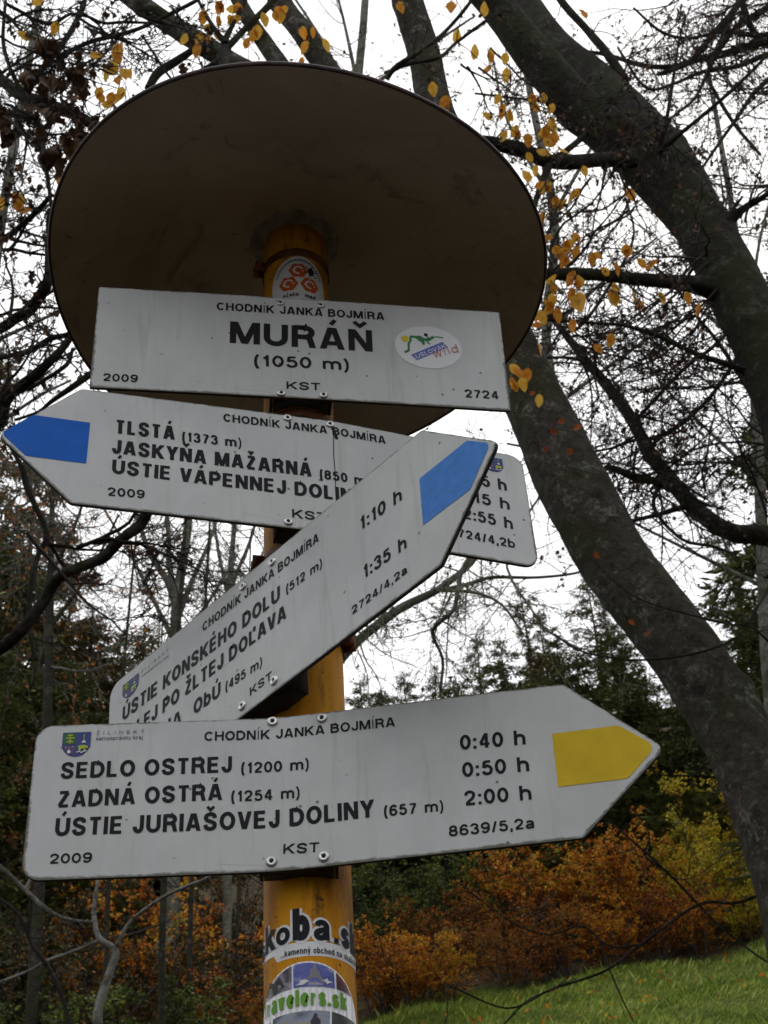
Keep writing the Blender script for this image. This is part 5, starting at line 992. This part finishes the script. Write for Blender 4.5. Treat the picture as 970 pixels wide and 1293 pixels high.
cons = [(455, 858, 36, 'small dark spruce just right of the post above the lowest plate', 0, 'needle', 1.3), (510, 848, 40, 'brownish spruce second right of the post above the lowest plate', 1, 'needle_brown', 1.3),
        (548, 842, 36, 'bushy spruce top left of the tall pair above the lowest plate', 2, 'needle', 1.3), (600, 800, 38, 'spruce with a thin top over the middle of the lowest plate', 1, 'needle', 1.15),
        (655, 735, 34, 'tall spruce with an open brownish crown above the lowest plate', 2, 'needle_brown', 1.0), (632, 805, 31, 'low dark spruce in front of the tall open crowned one', 0, 'needle', 1.3),
        (700, 800, 30, 'broad dark spruce above the shoulder of the lowest plate', 1, 'needle', 1.2), (738, 722, 32, 'tall spruce with layered boughs touching the spotted trunk', 2, 'needle', 1.0),
        (775, 790, 31, 'dark spruce directly above the yellow marking', 0, 'needle', 1.3), (810, 855, 34, 'dark green spruce left of the spotted trunk at the marking tip', 1, 'needle', 1.4),
        (860, 880, 33, 'low spruce hidden in shade behind the arrow tip', 0, 'needle', 1.5), (905, 650, 32, 'spruce right of the spotted trunk under the curved stem', 1, 'needle', 1.1),
        (960, 560, 30, 'dark spruce at the right edge level with the curved stem', 2, 'needle', 1.0), (1010, 250, 30, 'tall dark spruce cut by the right edge beside the upper trunk', 0, 'needle', .8),
        (945, 760, 28, 'dense dark spruce at the right edge under the curved stem', 0, 'needle', 1.3),
        (8, 430, 26, 'tall spruce at the left edge below the blue arrow tip', 1, 'needle_brown', .9), (55, 545, 24, 'spruce with an open crown left of the crooked twig', 2, 'needle_brown', 1.0),
        (20, 640, 24, 'dark spruce at the left edge behind the thick bent bough', 0, 'needle', 1.1), (95, 700, 26, 'spruce below the thick bent bough at the left', 1, 'needle_brown', 1.1),
        (120, 768, 25, 'rusty crowned spruce above the emblem of the tilted plate', 2, 'needle_brown', 1.3), (60, 800, 23, 'low dark spruce left of the lowest plate', 0, 'needle', 1.4),
        (150, 800, 30, 'far spruce left of the tilted plate', 1, 'needle', 1.3), (-30, 560, 25, 'spruce half outside the left edge', 0, 'needle', 1.0),
        (185, 790, 26, 'spruce behind the upper edge of the tilted plate', 0, 'needle_brown', 1.3), (100, 850, 22, 'dark spruce close behind the left end of the lowest plate', 1, 'needle', 1.4),
        (10, 860, 21, 'dark spruce in the corner shade left of the lowest plate', 2, 'needle', 1.4), (410, 860, 42, 'far spruce behind the post', 1, 'needle', 1.3), (990, 215, 25, 'tall dark spruce with drooping boughs filling the right edge', 1, 'needle', 1.15), (975, 430, 23, 'dark spruce at the right edge beside the curved stem', 0, 'needle', 1.1), (480, 868, 30, 'low green spruce in front, third right of the post', 1, 'needle', 1.7), (575, 858, 29, 'low green spruce in front of the thin topped one', 0, 'needle', 1.7), (680, 770, 40, 'slim brown spruce between the two tall open crowns', 1, 'needle_brown', 1.2), (725, 830, 27, 'low spruce above the right shoulder of the lowest plate', 0, 'needle', 1.7), (760, 760, 38, 'slim spruce just left of the spotted trunk', 2, 'needle_brown', 1.2)]
for i, (x, y, Y, lb, k, mt, sx_) in enumerate(cons): conifer(x, y, Y, None, lb, k, mt, i*1.7, sxy=sx_)
# the wood further up the slope reads as one mass
def wood():
    rng = np.random.default_rng(9); b = MB(); tr = MB()
    src = CON[1][1]; n = len(src.vertices); V = np.zeros(n*3); src.vertices.foreach_get('co', V); V = V.reshape(-1, 3).reshape(-1, 4, 3); V = V[rng.permutation(len(V))[:2600]]
    def put(x, y, H, w):
        c, s = math.cos(w), math.sin(w); g = float(ground_z(x, y)); q = V.reshape(-1, 3).copy(); R_ = np.array([[c, -s, 0], [s, c, 0], [0, 0, 1]]); q = (q @ R_.T)*np.array([H/10*1.35, H/10*1.35, H/10])+np.array([x, y, g])
        i = b.verts(q); b.quads(np.arange(len(q)).reshape(-1, 4)+i)
        tr.tube([(x, y, g-.3), (x, y, g+H*.9)], [.012*H, .003*H], 5)
    for i in range(78):
        Y = rng.uniform(44, 75); X_ = (rng.uniform(-.42, .40))*Y; ratio = .66+rng.uniform(0, .06)+(.07 if X_/Y < -.16 else 0); H = max(5, 1.6+ratio*Y-float(ground_z(X_, Y))); put(X_, Y, H, rng.uniform(0, 6))
    b.build('distant_wood', M['needle'], kind='stuff'); tr.build('distant_wood_trunks', M['bark_dark'], kind='stuff')
wood()
# unseen spruces added behind and beside the viewer to keep light off the signs
for i in range(17):
    a = i/16*math.pi*1.1+math.pi*.95; R_ = 10.5+5*((i*7) % 5)/4; x, y = R_*math.cos(a), R_*math.sin(a); g = float(ground_z(x, y)); H = 13+((i*5) % 7)
    e = empty('spruce_tree', (x, y, g), 'tall unseen spruce added behind the viewer to shade the signs', 'conifer', 'added spruces behind the viewer'); e.scale = (H/10, H/10, H/10)
    for m_, nm in zip(CON[i % 3], ('trunk', 'foliage')):
        o = bpy.data.objects.new(nm, m_); COL.objects.link(o); o.parent = e
        if nm == 'foliage': o['kind'] = 'stuff'
# ---------------------------------------------------------------- bushes and young beeches
def bush_mesh(seed, H=3.0, n=7500, spread=.42, ls=.062, stems=9):
    rng = np.random.default_rng(seed); t = MB(); tips = []
    for i in range(stems):
        a = rng.uniform(0, 6.28); d = unit(np.array([math.cos(a)*spread*rng.uniform(.2, 1), math.sin(a)*spread*rng.uniform(.2, 1), 1.0])); grow(t, np.array([.15*math.cos(a), .15*math.sin(a), -.2]), d, H*rng.uniform(.65, 1.05), .022, 2, rng, tips, .10, .02, dens=(7, 8), ratio=(.3, .5), minr=.004)
    lf = MB(); sel = [q for q in tips if q[0][2] > .1]; scatter(sel, rng, lf, n, ls, fold=.4, slim=.75); return t.mesh('stems', M['twig']), lf.mesh('foliage', M['bush_orange'])
BU = [bush_mesh(s, 3.0, 6000, .5) for s in (1, 2, 3)]; BT = [bush_mesh(s, 8.0, 9000, .28, .085, 7) for s in (4, 5)]
def bush(x, ytop, Y, label, mat, k=0, H=None, sxy=1.0, group='young beeches along the meadow edge'):
    p = at(x, ytop, Y-(2.3 if x > 430 else -4.5)); g = float(ground_z(p[0], p[1])); H = p[2]-g if H is None else H
    e = empty('beech_bush', (p[0], p[1], g), label, 'bush', group); e.rotation_euler = (0, 0, x*.37); tall = H > 4.2; hs = 8 if tall else 3; sxy = sxy*.8 if tall else sxy; e.scale = (H/hs*sxy, H/hs*sxy, H/hs)
    for m_, nm in zip(BT[k % 2] if tall else BU[k], ('stems', 'foliage')):
        o = bpy.data.objects.new(nm, m_); COL.objects.link(o); o.parent = e; o['kind'] = 'stuff'
        if nm == 'foliage': o.material_slots[0].link = 'OBJECT'; o.material_slots[0].material = M[mat]
R_ = 'bush_rust'; O_ = 'bush_orange'; Y_ = 'bush_yellow'; Gn = 'bush_green'
for i, (x, y, Y, lb, mt, sx_) in enumerate([
    (470, 1185, 25.5, 'rusty beech bush beside the post at the meadow foot', O_, 1.6), (520, 1165, 25.2, 'bright orange bush right of the post sticker', O_, 1.4), (560, 1195, 25.0, 'low orange bush at the meadow edge', O_, 1.6),
    (500, 1095, 28, 'green bush under the lowest plate beside the post', Gn, 1.3), (560, 1080, 28.5, 'green bush under the lowest plate left of the orange ones', Gn, 1.3), (610, 1130, 27, 'brown bush between green and orange', R_, 1.3),
    (650, 1065, 28, 'tall orange bush under the shoulder of the lowest plate', O_, 1.2), (640, 1170, 25.6, 'low brown bush at the meadow edge', R_, 1.6), (700, 1060, 27.5, 'orange beech bush with a bright crown', O_, 1.2),
    (700, 1145, 25.8, 'rust red bush at the meadow edge centre', R_, 1.6), (745, 1075, 27, 'orange bush below the arrow tip', O_, 1.2), (760, 1140, 25.8, 'deep rust bush low on the meadow edge', O_, 1.6),
    (800, 1050, 27.2, 'orange and yellow bush right of the arrow tip', O_, 1.2), (815, 1130, 26, 'rust bush beside the pale thin stem', R_, 1.5), (860, 1030, 27, 'yellow beech bush left of the spotted trunk', Y_, 1.1),
    (880, 955, 28, 'tall yellow beech against the spotted trunk', Y_, .8), (905, 1050, 26.6, 'yellow bush at the right end of the edge', Y_, 1.3), (870, 1120, 26, 'orange bush low by the spotted trunk', O_, 1.5),
    (930, 1110, 26, 'yellow and orange bush behind the spotted trunk foot', Y_, 1.5), (960, 1020, 28, 'yellow bush at the right edge', Y_, 1.3), (540, 1130, 26.8, 'dark rust bush under the lowest plate', R_, 1.3),
    (590, 1105, 30, 'green bush high on the slope under the plate', Gn, 1.3), (440, 1110, 29, 'dark green bush behind the post', Gn, 1.3), (680, 1010, 33, 'shaded green bush behind the orange row', Gn, 1.3),
    (760, 1000, 32, 'shaded green bush above the arrow tip edge', Gn, 1.3), (840, 990, 31, 'green bush below the marking tip', Gn, 1.2)]): bush(x, y, Y, lb, mt, i % 3, sxy=sx_)
for i, (x, y, Y, lb, mt, sx_) in enumerate([
    (175, 1105, 17, 'young beech with yellow orange leaves under the lowest plate', O_, 1.1), (205, 1150, 16, 'orange beech bush between two thin trunks', O_, 1.2), (150, 1200, 14.5, 'brown bush behind the pale dead sapling', 'bush_dark', 1.3),
    (250, 1190, 15, 'rusty bush left of the post', 'bush_dark', 1.2), (300, 1180, 16, 'rusty bush close to the post', 'bush_dark', 1.2), (320, 1225, 14, 'rusty bush next to the photo sticker', R_, 1.4),
    (40, 1180, 14, 'dark brown bush in the lower left', 'bush_dark', 1.2), (95, 1225, 13, 'dark green bush at the lower left', Gn, 1.4), (20, 1080, 18, 'dark green bush left of the lowest plate corner', Gn, 1.3),
    (80, 1120, 19, 'dark green bush under the left end of the lowest plate', Gn, 1.3), (10, 960, 16, 'brown leaved young beech at the left edge', 'bush_dark', 1.0), (120, 850, 19, 'rust tinged beech above the left end of the lowest plate', 'bush_dark', .8),
    (75, 830, 21, 'rust leaved beech under the thick bent bough', 'bush_dark', .8), (270, 1110, 20, 'brown young beech left of the post below the plate', 'bush_dark', 1.0), (230, 1240, 13, 'low green bush at the lower edge', Gn, 1.5), (340, 1120, 20, 'brown young beech behind the post', 'bush_dark', 1.0)]):
    bush(x, y, Y, lb, mt, i % 3, sxy=sx_, group='young beeches in the wood to the left')
# thin shaded trunks in the wood at the lower left
for i, (x, w, Y, lb) in enumerate([(205, 9, 15, 'thin grey trunk under the year on the lowest plate'), (240, 7, 18, 'second thin grey trunk left of the post'), (135, 7, 19, 'shaded trunk behind the pale sapling'), (300, 5, 20, 'thin trunk just left of the post'), (712, 6, 25.5, 'thin pale stem among the orange bushes')]):
    pth = [(x+6, 1000 if x < 500 else 1100, w*.8, Y), (x+3, 1090 if x < 500 else 1140, w*.9, Y), (x, 1180, w, Y), (x-1, 1260 if x < 500 else 1200, w*1.05, Y)]
    P, R = px_path(pth, 4); P, R = to_ground(P, R, 1.2)
    if x < 500: up_ = P[0]+np.array([[.1, 0, 5.0], [.05, 0, 2.5]]); P = np.concatenate([up_, P]); R = np.concatenate([[R[0]*.5, R[0]*.8], R])
    root = tree_root(P, lb, name='young_tree', group='thin trunks in the undergrowth'); b = MB(); b.tube(P, R, 9, wob=lumpy(i, .06)); shift(b, root).build('trunk', M['bark_dark' if x < 500 else 'bark'], root, smooth=True)
    t = MB(); tips = []; r_ = np.random.default_rng(300+i); sprout(t, P, R, r_, tips, 8, 1.1, 1, 0, .7, minr=.004); shift(t, root).build('twigs', M['twig'], root, kind='stuff')
# ---------------------------------------------------------------- grass
def grass():
    rng = np.random.default_rng(3); n = 210000; y = rng.uniform(14.5, 25, n); x = rng.uniform(-3.2, 9.5, n)
    edge = 22.95+.12*np.clip(x, -3, 8)+.2*np.sin(x*.8)+.2*np.sin(x*2.3+1)+rng.normal(0, .25, n); keep = (y < edge) & (x > -3+rng.normal(0, .4, n)); x, y = x[keep], y[keep]; n = len(x)
    cl = np.sin(x*2.7+np.sin(y*3.1))*np.sin(y*2.3+1.7*np.sin(x*1.9)); cl2 = np.sin(x*1.3+4+np.sin(y*.9))*np.sin(y*1.7+np.sin(x*.7)*2)+rng.normal(0, .3, n); keep = (cl2 < .75) | (rng.random(n) < .25); x, y, cl = x[keep], y[keep], cl[keep]; n = len(x); h = (.04+.055*(cl > .1)*rng.random(n)+.09*(rng.random(n) < .02))*rng.uniform(.5, 1.4, n)
    base = np.stack([x, y, ground_z(x, y)-.02], -1); a = rng.uniform(0, 6.28, n); lean = np.stack([np.cos(a), np.sin(a), np.zeros(n)], -1)*h[:, None]*rng.uniform(.2, .9, (n, 1)); lean += np.array([.02, -.05, 0])
    w = np.stack([np.cos(a+1.57), np.sin(a+1.57), np.zeros(n)], -1)*.005*rng.uniform(.6, 1.6, (n, 1)); up = np.array([0, 0, 1])*h[:, None]
    V = np.stack([base-w, base+w, base+lean*.4+up*.65+w*.7, base+lean+up], 1); b = MB(); i = b.verts(V); b.quads(np.arange(n*4).reshape(-1, 4)+i); b.build('grass', M['grass'], kind='stuff')
grass()
def fallen():
    r = np.random.default_rng(8); n = 260; x = r.uniform(-3, 9, n); y = r.uniform(18, 24.5, n); C = np.stack([x, y, ground_z(x, y)+r.uniform(.03, .12, n)], -1); b = MB(); leaves(b, C, r.normal(0, 1, (n, 3)), .075, r, slim=.8); b.build('fallen_leaves', M['bush_orange'], kind='stuff')
fallen()
